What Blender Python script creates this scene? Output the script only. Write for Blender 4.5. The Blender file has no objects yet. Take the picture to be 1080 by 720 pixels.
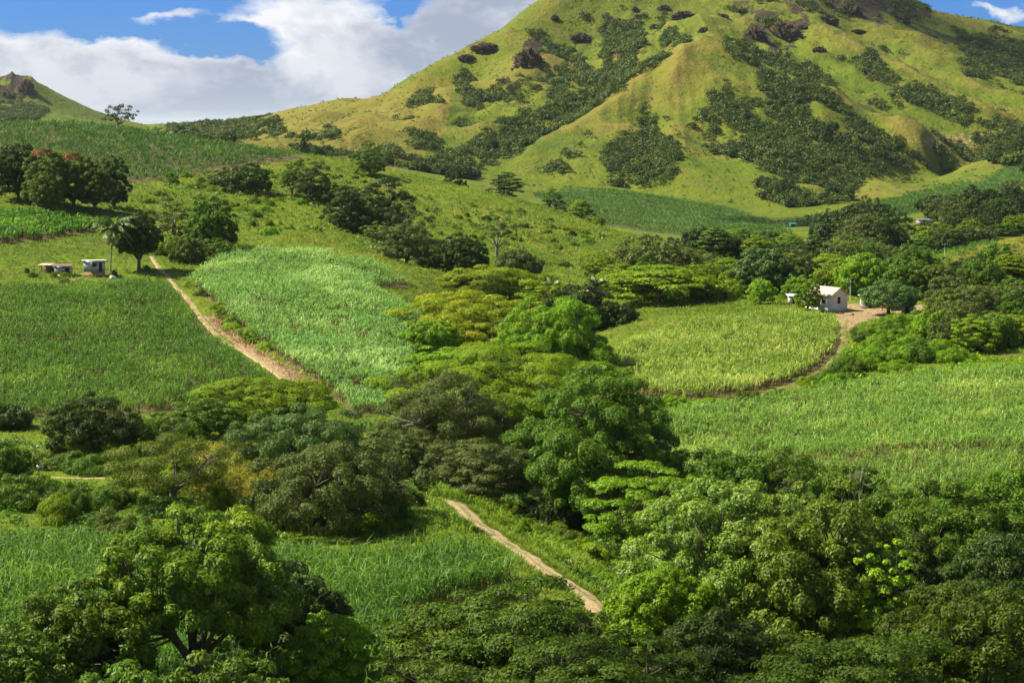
import bpy, math, random, time
import numpy as np
from mathutils import Vector
T0 = time.time()
PREVIEW = False
SC = bpy.context.scene
COL = SC.collection
rng = np.random.default_rng(7)

# ------------------------------------------------------------------ camera
FPX, CAMZ = 2015.0, 40.0
PITCH = math.atan(230.0 / FPX)
SP, CP = math.sin(PITCH), math.cos(PITCH)
cam = bpy.data.cameras.new('camera')
cam.sensor_width = 36.0
cam.lens = FPX * 36.0 / 1080.0
cam.clip_start, cam.clip_end = 1.0, 90000.0
cam_ob = bpy.data.objects.new('camera', cam)
COL.objects.link(cam_ob)
cam_ob.location = (0, 0, CAMZ)
cam_ob.rotation_euler = (math.pi / 2 - PITCH, 0, 0)
SC.camera = cam_ob


def ang(px, py):
    """direction seen at photo pixel -> azimuth, slope"""
    x = (np.asarray(px, float) - 540) / FPX
    y = (360 - np.asarray(py, float)) / FPX
    dy = CP + y * SP
    dz = -SP + y * CP
    return np.arctan2(x, dy), dz / np.hypot(x, dy)


def proj(x, y, z):
    x = np.asarray(x, float); y = np.asarray(y, float); z = np.asarray(z, float) - CAMZ
    f = y * CP - z * SP
    u = y * SP + z * CP
    f = np.where(f < 0.5, 0.5, f)
    return 540 + FPX * x / f, 360 - FPX * u / f


# ------------------------------------------------------------------ noise
def _hash(ix, iy, s):
    h = (ix.astype(np.int64) * 374761393 + iy.astype(np.int64) * 668265263 + s * 1274126177) & 0xffffffff
    h = ((h ^ (h >> 13)) * 1274126177) & 0xffffffff
    h = h ^ (h >> 16)
    return (h & 0xffff) / 65535.0 * 2 * math.pi


def gnoise(x, y, s=0):
    x = np.asarray(x, float); y = np.asarray(y, float)
    ix = np.floor(x); iy = np.floor(y)
    fx = x - ix; fy = y - iy
    u = fx * fx * fx * (fx * (fx * 6 - 15) + 10)
    v = fy * fy * fy * (fy * (fy * 6 - 15) + 10)
    def g(a, b):
        an = _hash(ix + a, iy + b, s)
        return np.cos(an) * (fx - a) + np.sin(an) * (fy - b)
    n0 = g(0, 0) * (1 - u) + g(1, 0) * u
    n1 = g(0, 1) * (1 - u) + g(1, 1) * u
    return (n0 * (1 - v) + n1 * v) * 1.5


def fbm(x, y, o=4, s=0):
    a, t = 1.0, 0.0
    for k in range(o):
        t = t + a * gnoise(x, y, s + k * 17)
        x = x * 2.03 + 5.1; y = y * 2.03 - 3.7; a *= 0.5
    return t


# ------------------------------------------------------------------ terrain: ridges, gullies and slopes, each node (px, py, range)
CURVES = []
def cv(*pts): CURVES.append(pts)
def rcv(*pts): CURVES.append(pts); RIDGES.append(pts)
def gcv(*pts): CURVES.append(pts); GULLIES.append(pts)
# hill the camera stands on
for px in (-900, -300, 120, 540, 960, 1400, 2000):
    th, _ = ang(px, 600)
    for r, z in ((1.0, -1.7), (4, -4.0), (12, -9.0), (30, -18), (60, -27), (90, -32)):
        CURVES.append(('raw', float(th), r, z / r))
# columns, near to mid
cv((-500, 720, 112), (-500, 600, 145), (-500, 500, 195), (-500, 435, 240), (-500, 300, 350), (-500, 250, 410), (-500, 200, 470), (-500, 128, 720))
for c in (-200, 0):
    for p in ((c, 720, 114), (c, 640, 133), (c, 600, 147), (c, 572, 160), (c, 545, 172), (c, 520, 183), (c, 500, 198), (c, 470, 212),
              (c, 437, 236), (c, 370, 285), (c, 300, 352), (c, 288, 368), (c, 255, 400), (c, 225, 438), (c, 205, 465), (c, 190, 490), (c, 187, 500), (c, 160, 590), (c, 130, 720)):
        cv(p)
for p in ((200, 720, 114), (200, 640, 133), (200, 605, 146), (200, 578, 158), (200, 545, 172), (200, 510, 188), (200, 470, 212), (200, 435, 238),
          (200, 370, 290), (200, 300, 358), (200, 275, 388), (200, 245, 430), (200, 215, 480), (200, 186, 545), (130, 189, 520), (90, 290, 366), (150, 285, 372)):
    cv(p)
for p in ((330, 720, 114), (330, 640, 132), (330, 605, 144), (330, 585, 153), (330, 560, 166), (330, 520, 184), (330, 470, 212), (330, 420, 252), (330, 360, 300), (330, 300, 352)):
    cv(p)
cv((400, 720, 113), (410, 640, 131), (430, 610, 142), (450, 585, 152), (450, 555, 163), (445, 520, 180), (430, 490, 198), (410, 450, 232), (405, 432, 246), (405, 380, 282), (405, 330, 326), (405, 295, 372))
# track near, bank and stream gully
cv((470, 522, 184), (485, 535, 177), (520, 565, 163), (560, 592, 152), (600, 617, 143), (640, 642, 135), (660, 680, 126))
cv((560, 545, 190), (610, 585, 172), (650, 610, 160), (690, 640, 148), (720, 690, 135), (740, 760, 118))
cv((520, 520, 205), (540, 470, 250), (545, 420, 290), (540, 370, 340), (530, 330, 385), (490, 302, 405))
cv((600, 560, 190), (620, 500, 228), (620, 440, 268), (620, 390, 310))
cv((700, 640, 150), (800, 640, 152), (900, 640, 150), (1080, 640, 148), (1280, 640, 148))
cv((760, 760, 116), (900, 760, 114), (1080, 760, 114), (1280, 760, 114))
cv((720, 570, 174), (820, 560, 176), (940, 560, 174), (1080, 560, 170), (1280, 560, 170))
cv((700, 510, 200), (800, 505, 202), (900, 497, 204), (1000, 490, 208), (1080, 482, 212), (1280, 480, 214))
cv((715, 450, 240), (800, 440, 248), (900, 435, 252), (1000, 430, 254), (1080, 432, 252), (1280, 430, 252))
cv((650, 400, 290), (680, 422, 264), (740, 420, 264), (800, 408, 276), (860, 396, 287), (930, 386, 296), (1000, 378, 302), (1080, 385, 292), (1280, 385, 292))
cv((660, 370, 310), (740, 370, 308), (820, 368, 308), (880, 362, 316), (960, 352, 330), (1080, 350, 330), (1280, 350, 330))
cv((660, 345, 342), (740, 330, 352), (820, 326, 362), (870, 323, 369), (920, 330, 360), (960, 330, 360), (1010, 328, 362), (1080, 325, 366), (1280, 325, 366))
cv((620, 318, 390), (720, 308, 400), (800, 304, 405), (900, 304, 405), (1000, 304, 410), (1080, 300, 420), (1280, 300, 420))
# field of pale cane, upper edge and hillside
cv((230, 268, 400), (255, 254, 416), (330, 258, 408), (390, 270, 395), (430, 290, 378))
cv((270, 222, 470), (300, 240, 442), (340, 246, 430), (380, 262, 410), (420, 282, 390), (450, 292, 385), (500, 296, 400))
cv((260, 195, 520), (300, 200, 520), (340, 205, 515), (380, 215, 500), (420, 240, 470), (460, 265, 440), (500, 285, 420))
cv((470, 230, 510), (520, 245, 495), (570, 262, 475), (620, 276, 458), (660, 290, 440))
cv((430, 205, 545), (500, 222, 530), (560, 240, 510), (620, 258, 490), (680, 274, 470), (740, 290, 440))
# crest of upper field and of the grassy hill
cv((-500, 128, 720), (0, 128, 720), (100, 130, 715), (150, 139, 700), (220, 149, 670), (320, 162, 612), (360, 168, 600), (400, 177, 590), (450, 189, 580), (500, 200, 572), (550, 213, 560),
   (600, 229, 545), (650, 245, 525), (700, 262, 500), (760, 282, 462))
cv((-80, 188, 495), (60, 190, 508), (130, 190, 520), (240, 174, 562), (320, 165, 592))
# valley behind the crest
cv((-500, 150, 900), (0, 150, 900), (150, 158, 880), (320, 178, 780), (400, 205, 720), (500, 235, 700), (560, 255, 680), (640, 262, 660), (700, 270, 620), (760, 278, 580))
cv((0, 152, 1300), (150, 150, 1300), (300, 162, 1050), (400, 190, 950), (500, 205, 930), (580, 215, 900))
cv((570, 203, 1010), (640, 204, 1040), (700, 212, 1010), (760, 226, 980), (830, 240, 900))
cv((620, 240, 800), (700, 244, 790), (780, 255, 740), (840, 258, 700))
cv((700, 268, 620), (780, 270, 600), (860, 262, 600), (940, 268, 620), (980, 272, 640))
cv((780, 285, 500), (860, 282, 500), (930, 290, 480), (1000, 298, 450), (1080, 290, 470), (1280, 290, 470))
cv((965, 283, 560), (1010, 270, 590), (1050, 258, 620), (1080, 249, 650), (1280, 235, 700))
cv((1000, 300, 470), (1040, 284, 520), (1080, 276, 560), (1280, 270, 580))
cv((980, 262, 720), (1040, 255, 740), (1080, 250, 760), (1280, 245, 800))
cv((880, 246, 780), (940, 242, 790), (975, 238, 815), (1030, 236, 820), (1080, 232, 830), (1280, 230, 860))
cv((860, 232, 920), (920, 222, 980), (980, 212, 1000), (1040, 206, 1020), (1080, 200, 1040), (1280, 195, 1100))
cv((880, 218, 1120), (940, 200, 1220), (1000, 188, 1260), (1060, 176, 1320), (1080, 172, 1340), (1280, 165, 1400))
# mountain foot
cv((170, 140, 1900), (240, 142, 1700), (290, 148, 1400), (330, 156, 1220), (400, 174, 1130), (500, 192, 1120), (560, 198, 1130), (640, 199, 1140), (700, 206, 1120), (760, 222, 1070), (830, 229, 1040))
cv((880, 216, 1150), (960, 190, 1300), (1040, 162, 1400), (1080, 152, 1450), (1280, 140, 1550))
# skyline
SKY = ((170, 137, 2100), (200, 133, 2060), (240, 131, 2000), (275, 125, 1800), (300, 114, 1650), (340, 106, 1600), (400, 100, 1550), (440, 82, 1580), (480, 61, 1600), (520, 35, 1640), (560, 8, 1680),
       (600, -16, 1700), (680, -50, 1760), (760, -52, 1800), (860, -30, 1850), (920, -9, 1900), (960, 3, 1950), (1000, 12, 2000), (1080, 28, 2100), (1280, 70, 2250))
cv(*SKY)
cv(*[(a, b + 9, c * 1.06) for a, b, c in SKY])
cv(*[(a, 130 + (b - 130) * 0.45 + 14, c * 1.22) for a, b, c in SKY])
cv(*[(a, 140, c * 1.9) for a, b, c in SKY])
RIDGES, GULLIES = [], []
# spurs and gullies
rcv((720, 0, 1700), (732, 32, 1570), (745, 60, 1420), (720, 80, 1380), (680, 107, 1340), (640, 129, 1290), (600, 151, 1240), (560, 171, 1190), (520, 188, 1150))
rcv((745, 60, 1420), (790, 77, 1410), (840, 97, 1390), (890, 114, 1370), (930, 129, 1350), (975, 146, 1330))
rcv((745, 62, 1410), (733, 95, 1350), (720, 126, 1290))
gcv((765, 66, 1480), (800, 84, 1460), (850, 103, 1440), (900, 120, 1420), (950, 139, 1390))
cv((780, 20, 1640), (820, 45, 1580), (870, 66, 1540), (920, 88, 1500), (980, 108, 1470), (1050, 130, 1440))
rcv((850, 5, 1720), (900, 46, 1610), (960, 80, 1545), (1040, 120, 1480), (1090, 142, 1440))
gcv((875, 40, 1720), (930, 70, 1650), (1000, 104, 1570), (1080, 138, 1500))
rcv((890, 8, 1800), (960, 46, 1740), (1020, 82, 1670), (1080, 108, 1610), (1280, 140, 1600))
gcv((980, 30, 1880), (1040, 62, 1810), (1080, 86, 1760))
gcv((690, 45, 1580), (660, 82, 1500), (630, 112, 1410), (590, 134, 1340), (550, 154, 1270), (510, 172, 1190), (480, 186, 1150))
rcv((600, 15, 1670), (572, 58, 1560), (548, 88, 1470), (528, 112, 1390), (515, 135, 1310))
gcv((500, 84, 1580), (508, 115, 1440), (498, 142, 1330), (482, 168, 1200))
rcv((480, 72, 1590), (468, 106, 1430), (440, 136, 1290), (405, 164, 1170))
gcv((448, 100, 1560), (440, 126, 1420), (432, 152, 1270))
rcv((425, 98, 1555), (398, 122, 1410), (368, 146, 1250), (345, 155, 1200))
gcv((400, 108, 1560), (365, 128, 1450), (335, 145, 1330))
rcv((370, 104, 1570), (335, 122, 1480), (300, 140, 1400))
rcv((655, 45, 1620), (612, 96, 1450), (585, 116, 1400), (562, 132, 1340))
gcv((618, 48, 1640), (582, 92, 1520), (556, 114, 1440), (530, 142, 1330))
gcv((765, 98, 1360), (795, 128, 1310), (830, 152, 1270), (868, 177, 1230), (900, 193, 1190))
rcv((720, 126, 1290), (752, 140, 1270), (790, 159, 1240), (830, 181, 1190), (868, 203, 1130), (888, 214, 1090))
rcv((720, 126, 1290), (708, 165, 1210), (700, 196, 1130))
cv((700, 122, 1320), (672, 142, 1280), (660, 168, 1210), (655, 192, 1150))
cv((905, 170, 1280), (950, 160, 1320), (1000, 158, 1350))
gcv((760, 175, 1200), (800, 200, 1130))
# far crag
cv((-160, 70, 2500), (-80, 84, 2520), (-30, 96, 2540), (0, 96, 2550), (12, 91, 2560), (20, 83, 2570), (26, 80, 2570), (31, 86, 2570), (42, 98, 2560), (55, 110, 2540), (70, 119, 2520), (90, 128, 2500), (130, 133, 2450))
cv((-160, 120, 2900), (0, 125, 2900), (60, 130, 2900), (130, 134, 2900))
cv((-160, 120, 2150), (0, 126, 2150), (60, 128, 2200), (130, 135, 2150))
cv((5, 110, 2350), (30, 112, 2360))
for px in (-500, -200, 100, 300, 540, 900, 1300):
    cv((px, 136, 5000)); cv((px, 132, 12000)); cv((px, 131, 60000))

P = []
for c in CURVES:
    if c[0] == 'raw':
        P.append((c[1], math.log(c[2]), c[3])); continue
    for i, a in enumerate(c):
        th, t = ang(a[0], a[1]); P.append((float(th), math.log(a[2]), float(t)))
        if i + 1 < len(c):
            b = c[i + 1]
            n = max(1, int(math.hypot(b[0] - a[0], (math.log(b[2] / a[2])) * 400) / 22))
            for k in range(1, n):
                f = k / n
                th, t = ang(a[0] + (b[0] - a[0]) * f, a[1] + (b[1] - a[1]) * f)
                P.append((float(th), math.log(a[2]) * (1 - f) + math.log(b[2]) * f, float(t)))
P = np.array(P)
# merge near-duplicate control points
keep = []
for i in range(len(P)):
    if not keep or np.min(np.hypot(P[keep, 0] - P[i, 0], P[keep, 1] - P[i, 1])) > 0.004: keep.append(i)
P = P[keep]
d = np.hypot(P[:, None, 0] - P[None, :, 0], P[:, None, 1] - P[None, :, 1])
CQ = 0.012
A = np.sqrt(d * d + CQ * CQ) - 1e-3 * 0
n = len(P)
M = np.zeros((n + 3, n + 3)); M[:n, :n] = A + np.eye(n) * -2e-4
M[:n, n] = 1; M[:n, n + 1] = P[:, 0]; M[:n, n + 2] = P[:, 1]
M[n:, :n] = M[:n, n:].T
wts = np.linalg.solve(M, np.concatenate([P[:, 2], np.zeros(3)]))

CT = np.linspace(-0.52, 0.52, 420)
CL = np.concatenate([np.linspace(0.0, math.log(90), 40)[:-1], np.linspace(math.log(90), math.log(3200), 420)[:-1], np.linspace(math.log(3200), math.log(80000), 30)])
G = np.zeros((len(CL), len(CT)), float)
for i, l in enumerate(CL):
    dd = np.sqrt((CT[:, None] - P[None, :, 0]) ** 2 + (l - P[None, :, 1]) ** 2 + CQ * CQ)
    G[i] = dd @ wts[:n] + wts[n] + wts[n + 1] * CT + wts[n + 2] * l
G = np.minimum(G, 0.12)


def bilin(grid, ys, xs, y, x):
    j = np.clip(np.searchsorted(xs, x) - 1, 0, len(xs) - 2)
    i = np.clip(np.searchsorted(ys, y) - 1, 0, len(ys) - 2)
    u = np.clip((x - xs[j]) / (xs[j + 1] - xs[j]), 0, 1)
    v = np.clip((y - ys[i]) / (ys[i + 1] - ys[i]), 0, 1)
    return (grid[i, j] * (1 - u) + grid[i, j + 1] * u) * (1 - v) + (grid[i + 1, j] * (1 - u) + grid[i + 1, j + 1] * u) * v


THD = np.linspace(-0.30, 0.30, 760)
side = 0.30 + (math.pi - 0.30) * (np.linspace(0, 1, 45)[1:]) ** 1.4
TH = np.concatenate([-side[::-1], THD, side])
LR = np.concatenate([np.linspace(0.0, math.log(95), 60)[:-1], np.linspace(math.log(95), math.log(2900), 900)[:-1], np.linspace(math.log(2900), math.log(80000), 50)])
RR = np.exp(LR)
tt, ll = np.meshgrid(TH, LR)
t = bilin(G, CL, CT, ll, tt)
r = np.exp(ll)
gx = r * np.sin(tt); gy = r * np.cos(tt)
# world noise: rills and spurs on the mountain, hummocks in the valley
mtn = np.clip((r - 1100) / 250, 0, 1) * np.clip((4000 - r) / 1500, 0, 1)
rid = 1 - np.abs(fbm(gx / 95, gy / 95, 4, 3)) * 2
nz = mtn * (rid * 5.5 + fbm(gx / 30, gy / 30, 3, 9) * 2.0 + (1 - np.abs(fbm(gx / 38, gy / 55, 3, 12)) * 2) * 1.8) * 0.6
mid = np.clip((r - 60) / 100, 0, 1) * (1 - mtn)
nz = nz + mid * (fbm(gx / 45, gy / 45, 3, 5) * 0.5 + fbm(gx / 7, gy / 7, 3, 6) * 0.16)
# crests raised and gullies cut
def crease(lines, amp, wd):
    out = np.zeros_like(gx)
    sel = (r > 1000) & (r < 2400) & (np.abs(tt) < .36); X = gx[sel]; Y = gy[sel]; tot = np.zeros(X.shape)
    for ln in lines:
        q = []
        for a in ln:
            th, _ = ang(a[0], a[1]); q.append((a[2] * math.sin(th), a[2] * math.cos(th)))
        best = np.full(X.shape, 1e9)
        for (x1, y1), (x2, y2) in zip(q[:-1], q[1:]):
            L2 = (x2 - x1) ** 2 + (y2 - y1) ** 2
            u = np.clip(((X - x1) * (x2 - x1) + (Y - y1) * (y2 - y1)) / L2, 0, 1)
            best = np.minimum(best, np.hypot(X - x1 - u * (x2 - x1), Y - y1 - u * (y2 - y1)))
        ends = np.minimum(np.hypot(X - q[0][0], Y - q[0][1]), np.hypot(X - q[-1][0], Y - q[-1][1]))
        tot = np.maximum(tot, np.exp(-best / wd) * np.clip(ends / 220, 0.0, 1))
    out[sel] = tot * amp
    return out
skr = np.interp(tt, [float(ang(a, 100)[0]) for a, b, c in SKY], [c for a, b, c in SKY])
nearsky = np.clip((skr - r) / 200, 0, 1)
nz = np.where(r > 1000, nz * (0.35 + 0.65 * nearsky) - 2.5 * (1 - nearsky) * mtn, nz)
# spurs running down from the summit
sx0, sy0 = 1790 * math.sin(float(ang(700, 0)[0])), 1790 * math.cos(float(ang(700, 0)[0]))
pa = np.arctan2(gx - sx0, sy0 - gy); pd = np.hypot(gx - sx0, gy - sy0)
def rdg(f, l, s_): return (1 - np.abs(gnoise(pa * f + 0.35 * fbm(gx / 120, gy / 120, 2, s_ + 3), pd / l, s_)) * 2.2)
radial = rdg(7.0, 620, 80) * 3.6 + rdg(15.0, 420, 81) * 2.0 + rdg(36.0, 260, 82) * 0.9
radial = radial * np.clip(pd / 250, 0, 1) * np.clip((1000 - pd) / 300, 0, 1) * (r > 1000) * np.clip((r - 1080) / 150, 0, 1)
nz = nz + (crease(RIDGES[:1], 17, 70) + crease(RIDGES[1:3], 14, 60) + crease(RIDGES[3:], 6, 45) - crease(GULLIES, 13, 48) + radial - 3.0 * (r > 1080) * mtn) * nearsky
crag = np.exp(-(((tt + 0.262) / 0.022) ** 2 + ((ll - math.log(2560)) / 0.05) ** 2))
nz = nz + crag * (np.abs(fbm(gx / 20, gy / 20, 4, 21)) * 9 - 2)
t_far = np.clip((ll - math.log(3000)) / 0.5, 0, 1); t_far = t_far * t_far * (3 - 2 * t_far)
t = t * (1 - t_far) + t_far * (-0.0006 - 6.0 / r)
GZ = CAMZ + t * r + nz
ground_grid = GZ


def hz(x, y):
    th = np.arctan2(x, y); l = np.log(np.maximum(np.hypot(x, y), 1.0))
    return bilin(GZ, LR, TH, l, th)


def xyz(px, rr):
    th, _ = ang(px, 300)
    x = rr * np.sin(th); y = rr * np.cos(th)
    return x, y, hz(x, y)


_VT = (GZ - CAMZ) / np.exp(ll)
def hit(px, py, rmin=60.0, rmax=6000.0):
    """where the line of sight through a photo pixel meets the ground (first time beyond rmin)"""
    th, tq = ang(px, py)
    ls = np.linspace(math.log(rmin), math.log(rmax), 900)
    v = bilin(_VT, LR, TH, ls, np.full_like(ls, th))
    k = np.nonzero(v >= tq)[0]
    if not len(k): return None
    rr = math.exp(ls[k[0]])
    return rr * math.sin(th), rr * math.cos(th), rr


def inpoly(poly, x, y):
    x = np.asarray(x); y = np.asarray(y)
    c = np.zeros(x.shape, bool)
    for i in range(len(poly)):
        x1, y1 = poly[i]; x2, y2 = poly[i - 1]
        if y1 == y2: continue
        m = ((y1 > y) != (y2 > y)) & (x < (x2 - x1) * (y - y1) / (y2 - y1) + x1)
        c ^= m
    return c


GPX, GPY = proj(gx, gy, GZ)
front = (np.abs(tt) < 1.2)
def zone(poly, r0, r1):
    """terrain vertices of a tract of land: the outline in photo pixels at the ground, and the range it lies in"""
    return front & (r > r0) & (r < r1) & inpoly(poly, GPX, GPY)

# ------------------------------------------------------------------ land cover
FIELDS = {
 'left':   ([(-200, 312), (0, 308), (120, 303), (170, 300), (190, 318), (215, 347), (240, 371), (270, 393), (290, 406), (298, 420), (250, 428), (100, 440), (0, 441), (-200, 445)], 225, 420),
 'shelf':  ([(-200, 222), (0, 225), (60, 229), (100, 238), (98, 245), (40, 254), (0, 258), (-200, 262)], 370, 490),
 'crest':  ([(-300, 127), (0, 131), (100, 133), (150, 141), (220, 152), (318, 165), (320, 167), (240, 180), (150, 193), (0, 190), (-300, 192)], 480, 716),
 'pale':   ([(200, 300), (218, 284), (245, 266), (330, 267), (392, 280), (428, 296), (432, 304), (402, 302), (390, 306), (415, 318), (440, 335), (444, 352), (436, 380), (420, 408), (408, 436), (372, 436), (345, 412), (320, 392), (270, 360), (240, 335), (224, 318)], 232, 425),
 'oval':   ([(645, 402), (652, 372), (690, 356), (740, 342), (830, 336), (872, 338), (890, 350), (886, 368), (866, 390), (828, 406), (780, 417), (720, 424), (690, 420), (655, 412)], 250, 385),
 'right':  ([(700, 445), (735, 435), (800, 430), (850, 418), (890, 412), (960, 402), (1040, 396), (1300, 398), (1300, 470), (1080, 478), (960, 480), (860, 490), (700, 498)], 208, 312),
 'lower':  ([(700, 504), (860, 496), (960, 486), (1080, 484), (1300, 476), (1300, 530), (1000, 540), (800, 540), (700, 530)], 178, 214),
 'near':   ([(-200, 580), (0, 588), (110, 592), (220, 596), (330, 602), (420, 603), (500, 600), (546, 614), (525, 632), (470, 645), (445, 662), (425, 700), (390, 770), (-200, 780)], 90, 162),
 'hollow': ([(560, 206), (600, 200), (650, 202), (700, 208), (760, 218), (820, 236), (838, 248), (800, 252), (740, 252), (690, 246), (650, 240), (620, 236), (590, 222)], 700, 1120),
 'vale':   ([(790, 236), (840, 232), (900, 222), (960, 204), (1000, 196), (1040, 190), (1060, 176), (1075, 166), (1100, 170), (1100, 190), (1050, 204), (1000, 214), (960, 226), (930, 236), (870, 240)], 800, 1420),
 'corner': ([(1040, 292), (1062, 284), (1100, 276), (1200, 276), (1200, 300), (1060, 300)], 440, 560),
}
def blur(m, k=1):
    m = m.astype(float)
    for _ in range(k):
        p = np.pad(m, 1, mode='edge')
        m = (p[1:-1, 1:-1] * 4 + p[:-2, 1:-1] + p[2:, 1:-1] + p[1:-1, :-2] + p[1:-1, 2:]) / 8
    return m
cane_m = np.zeros(GZ.shape); FZ = {}
for k_, (poly, a, b) in FIELDS.items():
    FZ[k_] = zone(poly, a, b); cane_m = np.maximum(cane_m, FZ[k_])
Z = {
 'slash':  zone([(214, 333), (228, 334), (250, 352), (262, 362), (290, 380), (318, 396), (330, 404), (318, 408), (298, 400), (280, 388), (252, 368), (232, 352)], 230, 420),
 'track':  zone([(482, 534), (490, 533), (520, 553), (560, 580), (600, 604), (640, 630), (646, 645), (630, 645), (590, 618), (548, 592), (505, 565)], 120, 190),
 'yard':   zone([(878, 327), (890, 321), (930, 319), (975, 322), (978, 330), (955, 335), (925, 336), (905, 341), (894, 350), (886, 343)], 320, 400),
 'fielde': zone([(720, 424), (780, 417), (828, 406), (866, 390), (886, 368), (893, 350), (905, 352), (902, 372), (885, 392), (840, 410), (790, 424), (730, 432)], 240, 370),
 'hutyd':  zone([(30, 285), (48, 272), (80, 276), (140, 288), (150, 294), (100, 300), (60, 298)], 350, 400),
 'ochre1': zone([(150, 470), (300, 470), (330, 500), (290, 530), (210, 515)], 170, 240),
 'ochre2': zone([(960, 290), (1010, 268), (1080, 246), (1200, 230), (1200, 268), (1080, 276), (1040, 284), (1000, 300)], 460, 700),
 'ochre3': zone([(840, 250), (800, 262), (840, 268), (880, 264), (880, 250)], 540, 760),
 'ochre4': zone([(280, 300), (330, 190), (520, 215), (700, 262), (740, 285), (640, 290), (560, 262), (430, 210)], 400, 600),
 'scrub':  zone([(900, 345), (1010, 330), (1200, 330), (1200, 395), (1000, 388), (860, 410), (880, 385), (905, 365)], 260, 372),
 'lushb':  zone([(0, 440), (480, 430), (500, 540), (440, 590), (0, 575)], 155, 240),
}
north = (r > 1080) & (r < 4000)
dry = np.clip(Z['ochre1'] * 0.9 + Z['ochre2'] * 0.75 + Z['ochre3'] * 0.7 + Z['ochre4'] * 0.25 + Z['fielde'] * 0.5, 0, 1)
dry = np.maximum(dry, north * np.clip(0.28 + 0.5 * fbm(gx / 160, gy / 160, 3, 31) + 0.28 * (rid - 0.6), 0, 1))
dry = dry * (1 - .8 * (np.abs(tt + .262) < .06) * (r > 2000))
dry = np.maximum(dry, zone([(240, 150), (280, 118), (400, 98), (480, 80), (470, 140), (430, 180), (300, 170)], 1000, 1700) * 0.75)
dirt = np.maximum.reduce([Z['yard'] * 1.0, Z['slash'] * 1.0, Z['hutyd'] * 0.42, Z['fielde'] * 0.35])
for p_ in ([(560, 175), (600, 150), (700, 118), (712, 122), (620, 168), (570, 192)], [(540, 182), (600, 150), (680, 108), (684, 112), (604, 155), (550, 190)]):
    dirt = np.maximum(dirt, zone(p_, 1080, 1400) * 0.3)
dirt = np.maximum(dirt, zone([(990, 142), (1040, 140), (1060, 152), (1000, 158), (930, 150)], 1200, 1500) * 0.7)
rockn = fbm(gx / 26, gy / 26, 3, 41)
rock = np.clip(crag * 1.6 * (0.35 + rockn * 1.2) + np.exp(-(((tt + 0.254) / 0.006) ** 2 + ((ll - math.log(2570)) / 0.03) ** 2)), 0, 1)
for p_, k_ in (([(540, 60), (560, 38), (572, 48), (570, 70), (550, 70)], 1.2), ([(505, 20), (545, 25), (540, 40), (490, 62), (480, 60)], .5), ([(600, 35), (650, 30), (640, 42), (605, 50)], .4), ([(780, 45), (800, 10), (840, 5), (855, 25), (840, 50), (810, 60)], 1.1),
              ([(860, 0), (960, -5), (985, 18), (940, 26), (890, 20)], 1.0), ([(930, 20), (990, 40), (960, 50), (900, 38)], .5), ([(560, -10), (720, -30), (700, 10), (600, 20)], .4), ([(770, 0), (820, -10), (900, 0), (850, 20), (780, 15)], .6), ([(640, 50), (700, 30), (720, 60), (660, 60)], .5),
              ([(1010, 60), (1040, 50), (1080, 70), (1060, 75)], .5), ([(920, 60), (960, 70), (1010, 90), (980, 96)], .5)):
    rock = np.maximum(rock, zone(p_, 1400, 2400) * k_ * np.clip(0.62 + rockn * 1.6, 0, 1))
rock = np.clip(rock, 0, 1)
cane_b = blur(cane_m, 1)


def obj(name, verts, faces, mats, parent=None, smooth=False, matidx=None, attrs=None):
    """one mesh object from numpy arrays; faces is an (n,k) array or a list of tuples"""
    me = bpy.data.meshes.new(name)
    if isinstance(faces, np.ndarray):
        verts = np.asarray(verts, np.float32); k = faces.shape[1]
        me.vertices.add(len(verts)); me.vertices.foreach_set('co', verts.ravel())
        me.loops.add(faces.size); me.loops.foreach_set('vertex_index', faces.astype(np.int32).ravel())
        me.polygons.add(len(faces)); me.polygons.foreach_set('loop_start', np.arange(0, faces.size, k, dtype=np.int32))
        me.update(calc_edges=True)
    else:
        me.from_pydata([tuple(v) for v in verts], [], faces); me.update()
    for m in (mats if isinstance(mats, (list, tuple)) else [mats]): me.materials.append(m)
    if matidx is not None: me.polygons.foreach_set('material_index', np.asarray(matidx, np.int32))
    if smooth: me.polygons.foreach_set('use_smooth', np.ones(len(me.polygons), bool))
    for an, av in (attrs or {}).items():
        av = np.asarray(av, np.float32)
        if av.ndim == 1:
            a = me.attributes.new(an, 'FLOAT', 'POINT'); a.data.foreach_set('value', av)
        else:
            a = me.attributes.new(an, 'FLOAT_COLOR', 'POINT'); a.data.foreach_set('color', av.ravel())
    o = bpy.data.objects.new(name, me); COL.objects.link(o)
    if parent is not None: o.parent = parent
    return o


def tag(o, label=None, cat=None, group=None, kind=None):
    if label: o['label'] = label
    if cat: o['category'] = cat
    if group: o['group'] = group
    if kind: o['kind'] = kind
    return o


def empty(name, loc, rz=0.0):
    o = bpy.data.objects.new(name, None); COL.objects.link(o)
    o.location = loc; o.rotation_euler = (0, 0, rz); o.empty_display_size = 0.3
    return o


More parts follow.
